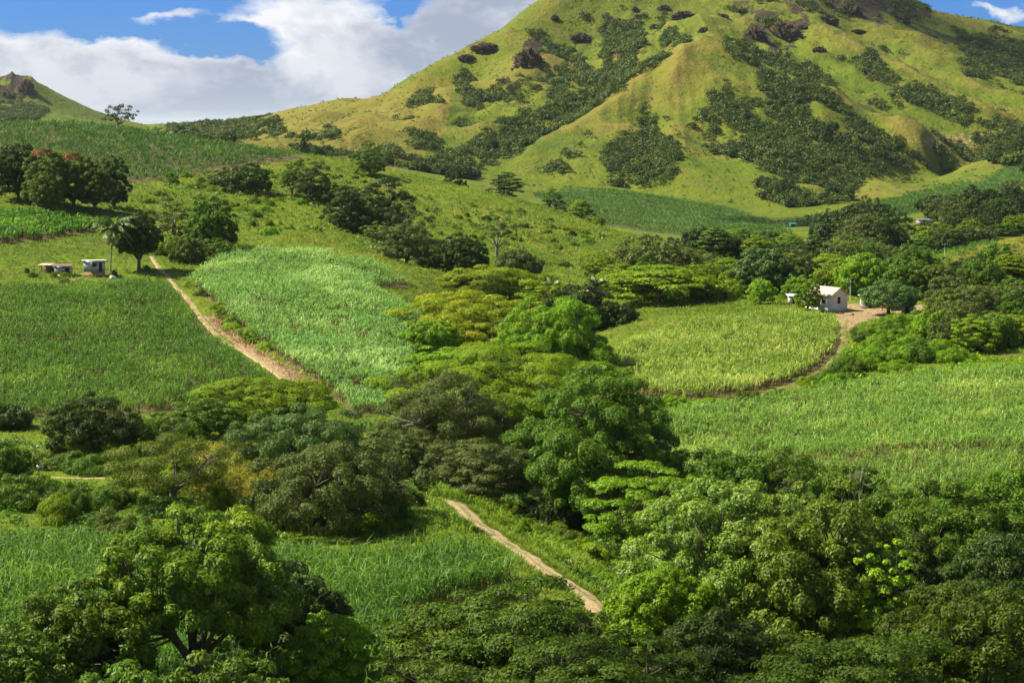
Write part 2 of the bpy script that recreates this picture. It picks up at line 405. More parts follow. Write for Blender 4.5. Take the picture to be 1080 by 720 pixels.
# ------------------------------------------------------------------ materials
class NT:
    def __init__(s, name=None, world=None):
        if world: s.nt = world.node_tree
        else:
            s.m = bpy.data.materials.new(name); s.m.use_nodes = True; s.nt = s.m.node_tree
        s.nt.nodes.clear()
    def n(s, t, ins=None, **kw):
        x = s.nt.nodes.new(t)
        for k, v in kw.items(): setattr(x, k, v)
        for k, v in (ins or {}).items():
            if v is None: continue
            sock = x.inputs[k]
            if isinstance(v, bpy.types.NodeSocket): s.nt.links.new(v, sock)
            else: sock.default_value = v
        return x
    def math(s, op, a, b=None, c=None, clamp=False):
        x = s.n('ShaderNodeMath', {0: a, 1: b, 2: c}, operation=op); x.use_clamp = clamp
        return x.outputs[0]
    def mix(s, f, a, b, mode='MIX'):
        x = s.n('ShaderNodeMix', data_type='RGBA', blend_type=mode)
        for i, v in ((0, f), (6, a), (7, b)):
            if isinstance(v, bpy.types.NodeSocket): s.nt.links.new(v, x.inputs[i])
            else: x.inputs[i].default_value = (v if i == 0 else (*v, 1) if len(v) == 3 else v)
        return x.outputs[2]
    def noise(s, vec, scale, detail=4, rough=0.55, dist=0.0, dim='3D'):
        x = s.n('ShaderNodeTexNoise', {'Vector': vec, 'Scale': scale, 'Detail': detail, 'Roughness': rough, 'Distortion': dist}, noise_dimensions=dim)
        return x.outputs['Fac']
    def ramp(s, f, lo, hi, a=0.0, b=1.0):
        x = s.n('ShaderNodeMapRange', {0: f, 1: lo, 2: hi, 3: a, 4: b}); x.clamp = True
        return x.outputs[0]
    def out(s, surf, **k):
        o = s.n('ShaderNodeOutputMaterial'); s.nt.links.new(surf, o.inputs['Surface']); return s.m


def leaf_mat(name, c1, c2, c3, rough=0.5, spec=0.35, trans=0.3, var=1.0):
    """foliage: colour differs from leaf to leaf and from spray to spray (attribute tone), light passes through"""
    s = NT(name)
    geo = s.n('ShaderNodeNewGeometry')
    rnd = geo.outputs['Random Per Island']
    tone = s.n('ShaderNodeAttribute', attribute_name='tone').outputs['Fac']
    oi = s.n('ShaderNodeObjectInfo').outputs['Random']
    c = s.mix(s.ramp(rnd, 0.0, 1.0), c1, c2)
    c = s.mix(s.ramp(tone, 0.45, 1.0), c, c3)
    v = s.math('MULTIPLY_ADD', rnd, 0.45 * var, 1.0 - 0.22 * var)
    v = s.math('MULTIPLY', v, s.math('MULTIPLY_ADD', oi, 0.22, 0.89))
    hs = s.n('ShaderNodeHueSaturation', {'Hue': s.math('MULTIPLY_ADD', oi, 0.016, 0.492), 'Saturation': 1.0, 'Value': v, 'Color': c}).outputs[0]
    b = s.n('ShaderNodeBsdfPrincipled', {'Base Color': hs, 'Roughness': rough, 'Specular IOR Level': spec})
    tcol = s.mix(1.0, hs, (1.25, 1.35, 0.55), 'MULTIPLY')
    tr = s.n('ShaderNodeBsdfTranslucent', {'Color': tcol})
    mx = s.n('ShaderNodeMixShader', {0: trans, 1: b.outputs[0], 2: tr.outputs[0]})
    return s.out(mx.outputs[0])


def plain_mat(name, c1, c2, scale=3.0, rough=0.85, bump=0.0, spec=0.3, metal=0.0, detail=5):
    s = NT(name)
    co = s.n('ShaderNodeTexCoord').outputs['Object']
    f = s.noise(co, scale, detail, 0.6)
    c = s.mix(s.ramp(f, 0.32, 0.68), c1, c2)
    b = s.n('ShaderNodeBsdfPrincipled', {'Base Color': c, 'Roughness': rough, 'Specular IOR Level': spec, 'Metallic': metal})
    if bump:
        bp = s.n('ShaderNodeBump', {'Height': f, 'Strength': bump, 'Distance': 0.1})
        s.nt.links.new(bp.outputs[0], b.inputs['Normal'])
    return s.out(b.outputs[0])


def ground_mat():
    s = NT('ground_cover')
    pos = s.n('ShaderNodeNewGeometry').outputs['Position']
    nrm = s.n('ShaderNodeNewGeometry').outputs['True Normal']
    a1 = s.n('ShaderNodeSeparateColor', {0: s.n('ShaderNodeAttribute', attribute_name='cover').outputs['Color']})
    a2 = s.n('ShaderNodeSeparateColor', {0: s.n('ShaderNodeAttribute', attribute_name='cover2').outputs['Color']})
    cane, dry, dirt = a1.outputs[0], a1.outputs[1], a1.outputs[2]
    rock, far, lush = a2.outputs[0], a2.outputs[1], a2.outputs[2]
    nb = s.noise(pos, 0.012, 3, 0.6)
    nm = s.noise(pos, 0.06, 4, 0.65)
    ns = s.noise(pos, 0.35, 4, 0.7)
    nf = s.noise(pos, 2.2, 3, 0.7)
    g = s.mix(s.ramp(nm, 0.35, 0.65), (0.060, 0.110, 0.005), (0.125, 0.170, 0.007))
    g = s.mix(s.math('MULTIPLY', s.ramp(nb, 0.4, 0.65), 0.6), g, (0.150, 0.175, 0.010))
    g = s.mix(s.math('MULTIPLY', far, 0.6), g, s.mix(s.ramp(nb, 0.35, 0.6), (0.084, 0.116, 0.005), (0.130, 0.160, 0.006)))
    g = s.mix(s.math('MULTIPLY', lush, 0.6), g, s.mix(s.ramp(nm, 0.4, 0.6), (0.075, 0.078, 0.008), (0.120, 0.108, 0.014)))
    # dry straw and ochre seed heads
    dm = s.math('MULTIPLY_ADD', s.math('SUBTRACT', ns, 0.5), 0.9, dry)
    dm = s.math('ADD', dm, s.math('MULTIPLY', s.math('SUBTRACT', nm, 0.5), 1.1))
    g = s.mix(s.ramp(dm, 0.25, 0.95), g, (0.190, 0.155, 0.024))
    # tufts: small dark plants among the grass
    td = s.ramp(s.noise(pos, 0.9, 3, 0.75), 0.52, 0.62)
    g = s.mix(s.math('MULTIPLY', td, 0.45), g, (0.045, 0.085, 0.012))
    tb = s.ramp(s.noise(pos, 0.16, 5, 0.75), 0.55, 0.63)
    g = s.mix(s.math('MULTIPLY', tb, s.math('MULTIPLY_ADD', far, 0.32, 0.15)), g, (0.050, 0.085, 0.015))
    # red brown soil showing through
    so = s.math('MULTIPLY', s.ramp(s.noise(pos, 0.11, 5, 0.7), 0.57, 0.67), 0.6)
    g = s.mix(so, g, (0.17, 0.105, 0.05))
    soil = s.mix(s.ramp(nf, 0.3, 0.7), (0.22, 0.145, 0.075), (0.37, 0.265, 0.150))
    dmk = s.ramp(s.math('MULTIPLY_ADD', s.math('SUBTRACT', ns, 0.5), 2.6, dirt), 0.5, 0.8)
    g = s.mix(dmk, g, soil)
    # floor of the cane fields: dead leaves and soil
    cf = s.mix(s.ramp(nf, 0.3, 0.7), (0.085, 0.075, 0.028), (0.15, 0.12, 0.05))
    cg = s.mix(s.ramp(ns, 0.3, 0.7), (0.035, 0.085, 0.014), (0.060, 0.125, 0.020))
    cf = s.mix(far, cf, cg)
    g = s.mix(cane, g, cf)
    rk = s.mix(s.ramp(s.noise(pos, 0.25, 6, 0.75), 0.35, 0.65), (0.018, 0.015, 0.010), (0.080, 0.056, 0.033))
    g = s.mix(s.ramp(s.math('MULTIPLY_ADD', s.math('SUBTRACT', ns, 0.5), 0.8, rock), 0.40, 0.60), g, rk)
    h = s.math('ADD', s.math('MULTIPLY', ns, 1.6), s.math('MULTIPLY', nf, 0.35))
    h = s.math('ADD', h, s.math('MULTIPLY', s.noise(pos, 0.1, 6, 0.7), s.math('MULTIPLY', far, 5.0)))
    bp = s.n('ShaderNodeBump', {'Height': h, 'Strength': 0.8, 'Distance': 1.0})
    b = s.n('ShaderNodeBsdfPrincipled', {'Base Color': g, 'Roughness': 0.9, 'Specular IOR Level': 0.15, 'Normal': bp.outputs[0]})
    return s.out(b.outputs[0])


# terrain sheet
nr, nc = GZ.shape
gidx = np.arange(nr * nc).reshape(nr, nc)
a_ = gidx[:-1, :-1].ravel(); b_ = gidx[:-1, 1:].ravel(); c_ = gidx[1:, 1:].ravel(); d_ = gidx[1:, :-1].ravel()
def box(a, k, ax):
    c = np.cumsum(np.pad(a, [(k + 1, k) if i == ax else (0, 0) for i in (0, 1)], mode='edge'), axis=ax)
    return (np.take(c, range(2 * k + 1, c.shape[ax]), axis=ax) - np.take(c, range(0, c.shape[ax] - 2 * k - 1), axis=ax)) / (2 * k + 1)
conc = box(box(GZ, 16, 1), 4, 0) - GZ          # hollows positive, crests negative, in metres
conc = np.where((r > 1000) & (r < 2500), conc, 0)
dry = np.clip(dry + np.clip(-conc, 0, 3) * .12, 0, 1)
farm = np.clip((r - 650) / 400, 0, 1)
cov = np.stack([cane_b, dry, blur(dirt, 1), np.ones_like(dry)], -1).reshape(-1, 4)
high = np.clip((GZ - 110 + 25 * fbm(gx / 90, gy / 90, 3, 33)) / 70, 0, 1) * (r > 1300) * (r < 2400)
cov2 = np.stack([rock, farm, high, np.ones_like(dry)], -1).reshape(-1, 4)
terrain = obj('terrain', np.stack([gx, gy, GZ], -1).reshape(-1, 3), np.stack([a_, b_, c_, d_], -1), ground_mat(), smooth=True,
              attrs={'cover': cov, 'cover2': cov2})
tag(terrain, 'green and yellow grass land of the valley, the hills and the mountain', 'terrain', kind='structure')
print('terrain', time.time() - T0)

# ------------------------------------------------------------------ plant building
def unit(v): return v / np.maximum(np.linalg.norm(v, axis=-1, keepdims=True), 1e-9)


class Mesh:
    """collects quads"""
    def __init__(s): s.v = []; s.f = []; s.t = []; s.m = []; s.n = 0
    def add(s, v, f, tone=0.0, mat=0):
        v = np.asarray(v, np.float32).reshape(-1, 3); f = np.asarray(f, np.int64).reshape(-1, 4)
        s.v.append(v); s.f.append(f + s.n); s.n += len(v)
        s.t.append(np.broadcast_to(np.asarray(tone, np.float32), (len(v),)).copy() if np.ndim(tone) == 0 else np.asarray(tone, np.float32))
        s.m.append(np.full(len(f), mat, np.int32))
    def leaves(s, c, nrm, L, Wd, g, droop=0.35, tone=0.0, mat=0):
        n = len(c)
        if not n: return
        q = g.normal(size=(n, 3)); q[:, 2] -= droop * 2
        d = unit(q - nrm * np.sum(q * nrm, -1, keepdims=True))
        w = np.cross(nrm, d)
        L = np.asarray(L) * g.uniform(0.7, 1.3, n); Wd = np.asarray(Wd) * g.uniform(0.7, 1.25, n)
        L = L[:, None]; Wd = Wd[:, None]
        v = np.stack([c - d * L / 2, c + w * Wd / 2 - d * L * 0.05, c + d * L / 2 - nrm * L * 0.08, c - w * Wd / 2 - d * L * 0.05], 1)
        t_ = np.repeat(np.broadcast_to(tone, (n,)), 4)
        s.add(v.reshape(-1, 3), np.arange(n * 4).reshape(n, 4), t_, mat)
    def tube(s, pts, rad, k=6, mat=0):
        pts = np.asarray(pts, float); rad = np.asarray(rad, float); m = len(pts)
        d = unit(np.gradient(pts, axis=0))
        a = np.cross(d, np.array([0.31, 0.2, 0.93])); bad = np.linalg.norm(a, axis=1) < 1e-3; a[bad] = [1, 0, 0]
        a = unit(a); b = np.cross(d, a)
        an = np.linspace(0, 2 * np.pi, k, endpoint=False)
        v = pts[:, None, :] + rad[:, None, None] * (np.cos(an)[None, :, None] * a[:, None, :] + np.sin(an)[None, :, None] * b[:, None, :])
        i = np.arange(m - 1)[:, None] * k; j = np.arange(k)[None, :]; j2 = (j + 1) % k
        f = np.stack([i + j, i + j2, i + k + j2, i + k + j], -1).reshape(-1, 4)
        s.add(v.reshape(-1, 3), f, 0.0, mat)
    def box(s, x0, x1, y0, y1, z0, z1, mat=0):
        v = [(x0, y0, z0), (x1, y0, z0), (x1, y1, z0), (x0, y1, z0), (x0, y0, z1), (x1, y0, z1), (x1, y1, z1), (x0, y1, z1)]
        s.add(v, [(0, 3, 2, 1), (4, 5, 6, 7), (0, 1, 5, 4), (1, 2, 6, 5), (2, 3, 7, 6), (3, 0, 4, 7)], 0, mat)
    def build(s, name, mats, parent=None, smooth=False):
        return obj(name, np.concatenate(s.v), np.concatenate(s.f), mats, parent, smooth, np.concatenate(s.m), {'tone': np.concatenate(s.t)})


def bez(a, b, sag, g, n=5, wob=0.06):
    a = np.asarray(a, float); b = np.asarray(b, float); L = np.linalg.norm(b - a)
    m = (a + b) / 2 + np.array([0, 0, sag * L]) * 0.5 + g.normal(size=3) * wob * L
    u = np.linspace(0, 1, n)[:, None]
    return (1 - u) ** 2 * a + 2 * u * (1 - u) * m + u * u * b


STY = {  # clumps, clump radius / W, vertical squash of a clump, shell cover, droop
 'mango':    dict(n=150, rc=.074, sq=.75, cov=1.6, droop=.25, inner=.5, asp=.45, up=.7),
 'round':    dict(n=96, rc=.088, sq=.8, cov=1.55, droop=.3, inner=.35, asp=.5, up=.5),
 'umbrella': dict(n=80, rc=.098, sq=.24, cov=1.2, droop=.1, inner=.20, asp=.5, up=1.2),
 'layered':  dict(n=96, rc=.095, sq=.30, cov=1.25, droop=.1, inner=.30, asp=.5, up=1.1),
 'sparse':   dict(n=70, rc=.085, sq=.6, cov=.75, droop=.2, inner=.35, asp=.45, up=.3),
 'thin':     dict(n=34, rc=.09, sq=.5, cov=.7, droop=.2, inner=.3, asp=.45, up=.3),
 'bush':     dict(n=26, rc=.17, sq=.9, cov=1.3, droop=.2, inner=.5, asp=.5, up=.3),
}


def plan(style, W, H, cb, g, seed):
    """where the sprays of foliage of a crown sit"""
    S = STY[style]; n = S['n']
    i = np.arange(n) + 0.5
    ph = i * 2.399963 + g.uniform(0, 6.28)
    hc = H - cb
    if style in ('umbrella',):
        ro = np.sqrt(i / n) * 0.5 * W * g.uniform(.88, 1.06, n)
        zt = H - hc * (ro / (0.5 * W)) ** 2 * 0.62 - g.uniform(0, .30, n) ** 1.5 * hc
        c = np.stack([ro * np.cos(ph), ro * np.sin(ph), zt], -1)
        m = int(n * .45)
        ro2 = np.sqrt(g.uniform(0.1, 1, m)) * 0.44 * W; p2 = g.uniform(0, 6.28, m)
        c2 = np.stack([ro2 * np.cos(p2), ro2 * np.sin(p2), H - hc * (ro2 / (.5 * W)) ** 2 * .62 - g.uniform(.3, .75, m) * hc], -1)
        c = np.concatenate([c, c2])
    else:
        z = 1 - 2 * i / n
        z = np.where(z < -0.55, -0.55 + (z + .55) * .35, z)
        ra = np.sqrt(np.maximum(1 - z * z, 0))
        d = np.stack([ra * np.cos(ph), ra * np.sin(ph), z], -1)
        lf_ = .5 if style in ('mango', 'round') else 1.0
        lob = 1 + 0.17 * lf_ * np.sin(ph * 3 + seed) * ra + 0.12 * lf_ * np.sin(ph * 2 + z * 5 + seed * 2.1)
        k = (1 - .42 * g.uniform(0, 1, n) ** 1.8) * lob
        if style == 'bush': k = g.uniform(.45, 1.15, n) * (1 + .3 * np.sin(ph * 2 + seed))
        zc = cb + hc * .42
        c = d * k[:, None] * np.array([W / 2, W / 2, 1.0])
        c[:, 2] = np.where(d[:, 2] > 0, d[:, 2] * k * hc * .58, d[:, 2] * k * hc * .42) * 1.0
        m = int(n * S['inner'])
        q = unit(g.normal(size=(m, 3))) * (g.uniform(.2, .62, m) ** .7)[:, None]
        c2 = q * np.array([W / 2, W / 2, hc * .5])
        c = np.concatenate([c, c2]); c[:, 2] += zc
    rc = S['rc'] * W * g.uniform(.6, 1.5, len(c))
    if style != 'umbrella':        # the crown ends at H and W
        top = np.max(c[:, 2] + rc * S['sq'] * .85); c[:, 2] -= max(0, top - H)
    c[:, 2] = np.maximum(c[:, 2], cb * .6 + rc * .4)
    return c, rc


def build_crown(style, c, rc, leaf, g, H, cb, tonebase=0.0, W=10, cov=1.0):
    S = STY[style]; M_ = Mesh()
    la = leaf * leaf * S['asp'] * .5
    ctr = np.array([0, 0, cb + (H - cb) * .4])
    per = 4 * np.pi * rc ** 2 * (.35 + .65 * S['sq']) * S['cov'] * cov / la * .55
    per = np.maximum(per, 5).astype(int)
    idx = np.repeat(np.arange(len(c)), per); n = len(idx)
    d = unit(g.normal(size=(n, 3)))
    outw = unit(c - ctr + np.array([0, 0, .35 * (H - cb)]))[idx]
    flip = np.sum(d * outw, -1) < -0.15
    d[flip] = d[flip] - 2 * outw[flip] * np.sum(d[flip] * outw[flip], -1, keepdims=True)
    rad = rc[idx] * (g.uniform(0, 1, n) ** .22 * 1.02) * (1 + .22 * np.sin(d[:, 0] * 7 + idx) * np.cos(d[:, 1] * 6 + idx * 1.7))
    p = c[idx] + d * rad[:, None] * np.array([1, 1, S['sq']])
    nr_ = unit(d * 1.15 + np.array([0, 0, S['up'] * .55]) + g.normal(size=(n, 3)) * .42)
    spray = .5 + (g.uniform(0, 1, len(c)) - .5) * (.4 if style in ('mango', 'round', 'bush') else .8)
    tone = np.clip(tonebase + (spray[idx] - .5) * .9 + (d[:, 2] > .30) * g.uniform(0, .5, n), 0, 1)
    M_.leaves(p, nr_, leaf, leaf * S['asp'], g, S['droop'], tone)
    return M_


def build_trunk(c, rc, W, H, cb, g, style, fork=None, thick=1.0, k=6, twigs=True, lean=0.0):
    M_ = Mesh()
    R0 = (.022 * H + .018 * W) * thick
    fk = fork if fork is not None else max(cb * .75, .12 * H)
    top = np.array([lean * fk, g.normal() * .03 * H, fk])
    pts = bez((0, 0, -0.6), top, 0, g, 6, .03)
    rr_ = np.linspace(R0 * 1.25, R0 * .8, 6); rr_[0] *= 1.35
    M_.tube(pts, rr_, 8)
    nl = 7 if len(c) > 30 else 5
    order = g.permutation(len(c)); limbs = []
    ax = np.linspace(0, 6.28, nl, endpoint=False) + g.uniform(0, 6)
    caz = np.arctan2(c[:, 1], c[:, 0])
    for a in ax:
        # each limb heads for a spray of foliage that is there
        cand = np.argsort(np.abs((caz - a + np.pi) % (2 * np.pi) - np.pi) - .35 * np.hypot(c[:, 0], c[:, 1]) / W)[:6]
        e = c[cand[int(g.integers(0, len(cand)))]] * np.array([.62, .62, 1.0]); e[2] = fk + max((e[2] - fk) * .7, .15 * (H - fk)); e[:2] *= .9
        st = top * (1 - g.uniform(0, .18)) ; st[2] = fk * (1 - g.uniform(0, .15))
        p = bez(st, e, -.12, g, 6, .05); limbs.append(p)
        M_.tube(p, np.linspace(R0 * .55, R0 * .22, 6), k)
    for i in order:
        best = None
        for p in limbs:
            for j in (2, 3, 4, 5):
                q = p[j]; dd = np.linalg.norm(c[i] - q)
                if q[2] < c[i][2] + .05 * H and (best is None or dd < best[0]): best = (dd, q, j)
        if best is None: best = (0, limbs[0][3], 3)
        p = bez(best[1], c[i] + np.array([0, 0, rc[i] * .1]), -.1, g, 4, .07)
        M_.tube(p, np.linspace(R0 * (.26 - .02 * best[2]), R0 * .05, 4), 4)
        if twigs and style in ('sparse', 'thin', 'umbrella', 'layered'):
            for _ in range(3):
                e = c[i] + unit(g.normal(size=3)) * rc[i] * np.array([1, 1, .6])
                M_.tube(bez(p[2], e, 0, g, 3, .08), [R0 * .07, R0 * .045, R0 * .02], 3)
    return M_


# leaf colours (linear)
LM = {
 'mango':  leaf_mat('mango_leaves', (0.055, 0.110, 0.008), (0.115, 0.200, 0.012), (0.260, 0.330, 0.018), .5, .2, .35),
 'bright': leaf_mat('bright_leaves', (0.120, 0.230, 0.008), (0.210, 0.350, 0.012), (0.330, 0.450, 0.018), .5, .2, .4),
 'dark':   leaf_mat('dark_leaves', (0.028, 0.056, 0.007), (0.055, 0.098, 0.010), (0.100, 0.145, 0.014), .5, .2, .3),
 'olive':  leaf_mat('olive_leaves', (0.075, 0.112, 0.010), (0.135, 0.185, 0.016), (0.270, 0.310, 0.026), .5, .2, .35),
 'rain':   leaf_mat('rain_tree_leaves', (0.120, 0.180, 0.008), (0.210, 0.295, 0.012), (0.340, 0.410, 0.018), .6, .15, .38),
 'ochre':  leaf_mat('flowering_rain_tree_leaves', (0.180, 0.250, 0.010), (0.310, 0.370, 0.014), (0.500, 0.400, 0.030), .6, .15, .38),
 'grey':   leaf_mat('grey_green_leaves', (0.070, 0.095, 0.020), (0.125, 0.155, 0.032), (0.185, 0.205, 0.050), .6, .18, .3),
 'blue':   leaf_mat('blue_green_leaves', (0.060, 0.120, 0.024), (0.115, 0.195, 0.040), (0.170, 0.260, 0.060), .5, .22, .3),
 'palemango': leaf_mat('pale_mango_leaves', (0.085, 0.150, 0.018), (0.165, 0.260, 0.034), (0.280, 0.380, 0.050), .5, .25, .35),
 'rainshade': leaf_mat('shaded_rain_leaves', (0.045, 0.086, 0.008), (0.088, 0.148, 0.011), (0.155, 0.215, 0.018), .6, .15, .3),  # rain tree leaves darkened to carry the shade over the foreground
 'lime':   leaf_mat('lime_leaves', (0.170, 0.280, 0.012), (0.290, 0.410, 0.018), (0.360, 0.460, 0.026), .5, .22, .4),
}
BARK = plain_mat('bark', (0.060, 0.045, 0.033), (0.16, 0.125, 0.095), 3.0, .9, .6)
BARKP = plain_mat('pale_bark', (0.15, 0.13, 0.10), (0.28, 0.25, 0.20), 2.0, .9, .4)
_LIB = {}


def raw_tree(style, W, H, cb, leaf, mat, seed, fork=None, opened=0.0, cov=1.0, thick=1.0, bark=BARK, tone=0.0, twigs=True, lean=0.0, name='tree', two=True):
    g = np.random.default_rng(seed)
    c, rc = plan(style, W, H, cb, g, seed)
    if opened:      # a crown with an open front that lets the limbs be seen
        kp = ~((c[:, 1] < .18 * W) & (c[:, 2] < H * opened) & (np.abs(c[:, 0] + .03 * W) < .19 * W)); c, rc = c[kp], rc[kp]
    root = empty(name, (0, 0, 0))
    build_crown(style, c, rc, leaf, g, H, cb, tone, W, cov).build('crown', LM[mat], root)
    if two:
        build_trunk(c, rc, W, H, cb, g, style, fork, thick, twigs=twigs, lean=lean).build('trunk', bark, root, smooth=True)
    return root


def copy_tree(o, loc, rz, sc):
    r_ = o.copy(); COL.objects.link(r_); r_.location = loc; r_.rotation_euler = (0, 0, rz); r_.scale = sc
    for ch in o.children:
        c_ = ch.copy(); COL.objects.link(c_); c_.parent = r_
    return r_


COUNT = {}
def place(px, top, wpx, rr, style, mat, label, cat='tree', name='tree', group=None, cb=.3, seed=None, leaf=None, own=None, rz=None, **kw):
    """a tree standing rr metres away whose crown tops out at photo row top and is wpx wide"""
    x, y, z = xyz(px, rr)
    _, tt_ = ang(px, top)
    H = CAMZ + float(tt_) * rr - float(z); Wm = wpx / FPX * rr
    H = max(H, Wm * .35, 1.2)
    seed = seed if seed is not None else int(px * 7 + top * 13 + rr)
    g = np.random.default_rng(seed)
    if leaf is None: leaf = max(.27, rr * .0012)
    hero = own if own is not None else rr < 330
    rz_ = g.uniform(0, 6.28) if rz is None else rz
    if hero:
        o = raw_tree(style, Wm, H, cb * H, leaf, mat, seed, name=name, **kw)
        o.location = (x, y, z - .15); o.rotation_euler = (0, 0, rz_)
    else:
        asp = H / Wm; qa = min((.55, .8, 1.1, 1.5), key=lambda v: abs(math.log(v / asp)))
        lod = 0 if rr < 700 else 1
        v = int(g.integers(0, 2))
        key = (style, mat, qa, lod, v, cb > .2, kw.get('bark') is BARKP)
        if key not in _LIB:
            _LIB[key] = [raw_tree(style, 10., 10. * qa, (.3 if cb > .2 else .06) * 10 * qa, .46 if lod == 0 else .95, mat, 100 + len(_LIB), name=name, twigs=False, **kw), None]
            src = _LIB[key][0]; o = src
        else:
            o = None
        src = _LIB[key][0]
        scv = (Wm / 10, Wm / 10, H / (10 * qa))
        if o is None: o = copy_tree(src, (x, y, z - .15), rz_, scv); o.name = name
        else: o.location = (x, y, z - .15); o.rotation_euler = (0, 0, rz_); o.scale = scv
    tag(o, label, cat, group)
    COUNT[cat] = COUNT.get(cat, 0) + 1
    return o
# ------------------------------------------------------------------ tracks
LINES = []
def strip(name, label, pts, width, mat, lift=.06, seed=1, n=7, ragged=.5):
    P3 = []
    for a, b in pts:
        h = hit(a, b, 100 if b > 400 else 250)
        P3.append((h[0], h[1]))
    P3 = np.array(P3); seg = np.hypot(*np.diff(P3, axis=0).T); L = np.concatenate([[0], np.cumsum(seg)])
    LINES.append([tuple(q) for q in P3])
    # smooth centre line
    u = np.arange(0, L[-1], .35); cx = np.interp(u, L, P3[:, 0]); cy_ = np.interp(u, L, P3[:, 1])
    for _ in range(14):
        cx[1:-1] = (cx[:-2] + cx[1:-1] * 2 + cx[2:]) / 4; cy_[1:-1] = (cy_[:-2] + cy_[1:-1] * 2 + cy_[2:]) / 4
    d = unit(np.stack([np.gradient(cx), np.gradient(cy_)], -1)); nrm = np.stack([-d[:, 1], d[:, 0]], -1)
    s_ = np.linspace(-1, 1, n)
    wv = width / 2 * (1 + ragged * gnoise(u / 2.3, u * 0 + seed * 3.1))
    wl = width / 2 * (1 + ragged * gnoise(u / 1.9, u * 0 + seed * 7.7))
    ww = np.where(s_[None, :] > 0, wv[:, None], wl[:, None])
    X = cx[:, None] + nrm[:, 0:1] * s_ * ww; Y = cy_[:, None] + nrm[:, 1:2] * s_ * ww
    Zt = hz(X, Y) + lift - .16 * np.exp(-((np.abs(s_) - .5) / .22) ** 2)[None, :] * .5 - .12 * (np.abs(s_) > .95)
    i = np.arange(len(u) - 1)[:, None] * n + np.arange(n - 1)[None, :]
    f = np.stack([i, i + n, i + n + 1, i + 1], -1).reshape(-1, 4)
    o = obj(name, np.stack([X, Y, Zt], -1).reshape(-1, 3), f, mat, smooth=True, attrs={'across': np.tile(np.abs(s_), len(u))})
    return tag(o, label, None, kind='structure')


def track_mat(name, c1, c2, grassy):
    s = NT(name)
    pos = s.n('ShaderNodeNewGeometry').outputs['Position']
    ac = s.n('ShaderNodeAttribute', attribute_name='across').outputs['Fac']
    n1 = s.noise(pos, 1.3, 5, .7); n2 = s.noise(pos, 6.0, 3, .7)
    c = s.mix(s.ramp(n1, .3, .7), c1, c2)
    c = s.mix(s.ramp(n2, .55, .75), c, (.22, .14, .08))
    mid = s.math('MULTIPLY', s.ramp(s.math('MULTIPLY_ADD', s.math('SUBTRACT', n1, .5), -.5, ac), 0.02, 0.22, 1.0, 0.0), grassy)
    c = s.mix(mid, c, (.16, .19, .04))
    bp = s.n('ShaderNodeBump', {'Height': n1, 'Strength': .6, 'Distance': .15})
    b = s.n('ShaderNodeBsdfPrincipled', {'Base Color': c, 'Roughness': .95, 'Specular IOR Level': .1, 'Normal': bp.outputs[0]})
    return s.out(b.outputs[0])
SAND = track_mat('sandy_soil', (.34, .23, .13), (.52, .38, .24), .75)
SAND2 = track_mat('grassy_soil', (.30, .20, .11), (.44, .31, .19), .9)
strip('dirt_road', 'sandy dirt track coming down the bank between the near cane and the stream', [(478, 530), (490, 540), (510, 556), (540, 578), (565, 595), (590, 611), (615, 626), (634, 642), (642, 655)], 2.5, SAND, .10, 1)
strip('dirt_road', 'pale dirt track running between the two big cane fields', [(160, 272), (170, 286), (183, 299), (196, 314), (207, 330), (222, 348), (236, 360), (258, 372), (276, 384), (292, 396), (303, 408)], 1.0, SAND2, .10, 2)
strip('footpath', 'narrow footpath crossing the green bank', [(-30, 499), (10, 500), (45, 503), (85, 505), (112, 506)], .45, SAND2, .08, 3)
strip('dirt_road', 'faint grassy track from the farmyard round the oval cane field', [(893, 338), (889, 348), (890, 362), (884, 376), (866, 391), (842, 403), (812, 413)], 1.1, track_mat('trodden_grass', (.15, .16, .03), (.26, .22, .08), 1.0), .10, 4)



def dist_to(lines, x, y):
    b = np.full(np.shape(x), 1e9)
    for q in lines:
        for (x1, y1), (x2, y2) in zip(q[:-1], q[1:]):
            L2 = (x2 - x1) ** 2 + (y2 - y1) ** 2 + 1e-9
            u = np.clip(((x - x1) * (x2 - x1) + (y - y1) * (y2 - y1)) / L2, 0, 1)
            b = np.minimum(b, np.hypot(x - x1 - u * (x2 - x1), y - y1 - u * (y2 - y1)))
    return b
def off_track(p, wide=(1.9, 1.5, 1.1, 1.2)):
    """plants keep off the wheel tracks and the ground just before them, where feet and wheels go"""
    ok = np.ones(len(p), bool)
    for q, w_ in zip(LINES, wide): ok &= dist_to([q], p[:, 0], p[:, 1]) > w_
    return ok

# ------------------------------------------------------------------ trees seen one by one
A = 'tree'
# in front
place(198, 531, 190, 108, 'mango', 'mango', 'tall mango tree, dark forked trunk showing under a domed crown tipped with new leaves', 'mango tree', 'mango_tree', cb=.30, fork=3.2, tone=.38, cov=1.1, thick=1.15, opened=.52, rz=0.0, leaf=.23)
place(72, 612, 150, 105, 'mango', 'mango', 'low mango tree crowded against the one with the forked trunk, yellow green tips', 'mango tree', 'mango_tree', cb=.2, tone=.15)
place(-12, 655, 130, 99, 'mango', 'mango', 'mango tree cut off by the lower corner beside the near cane', 'mango tree', 'mango_tree', cb=.15)
place(298, 588, 120, 116, 'mango', 'dark', 'dark leafy tree between the forked mango and the near cane', A, cb=.2)
place(345, 645, 100, 108, 'mango', 'bright', 'small bright green mango tree at the edge of the near cane', 'mango tree', 'mango_tree', cb=.1)
place(225, 686, 150, 92, 'mango', 'mango', 'young mango tree with bright tips growing under the forked trunk', 'mango tree', 'mango_tree', cb=.1, tone=.2)
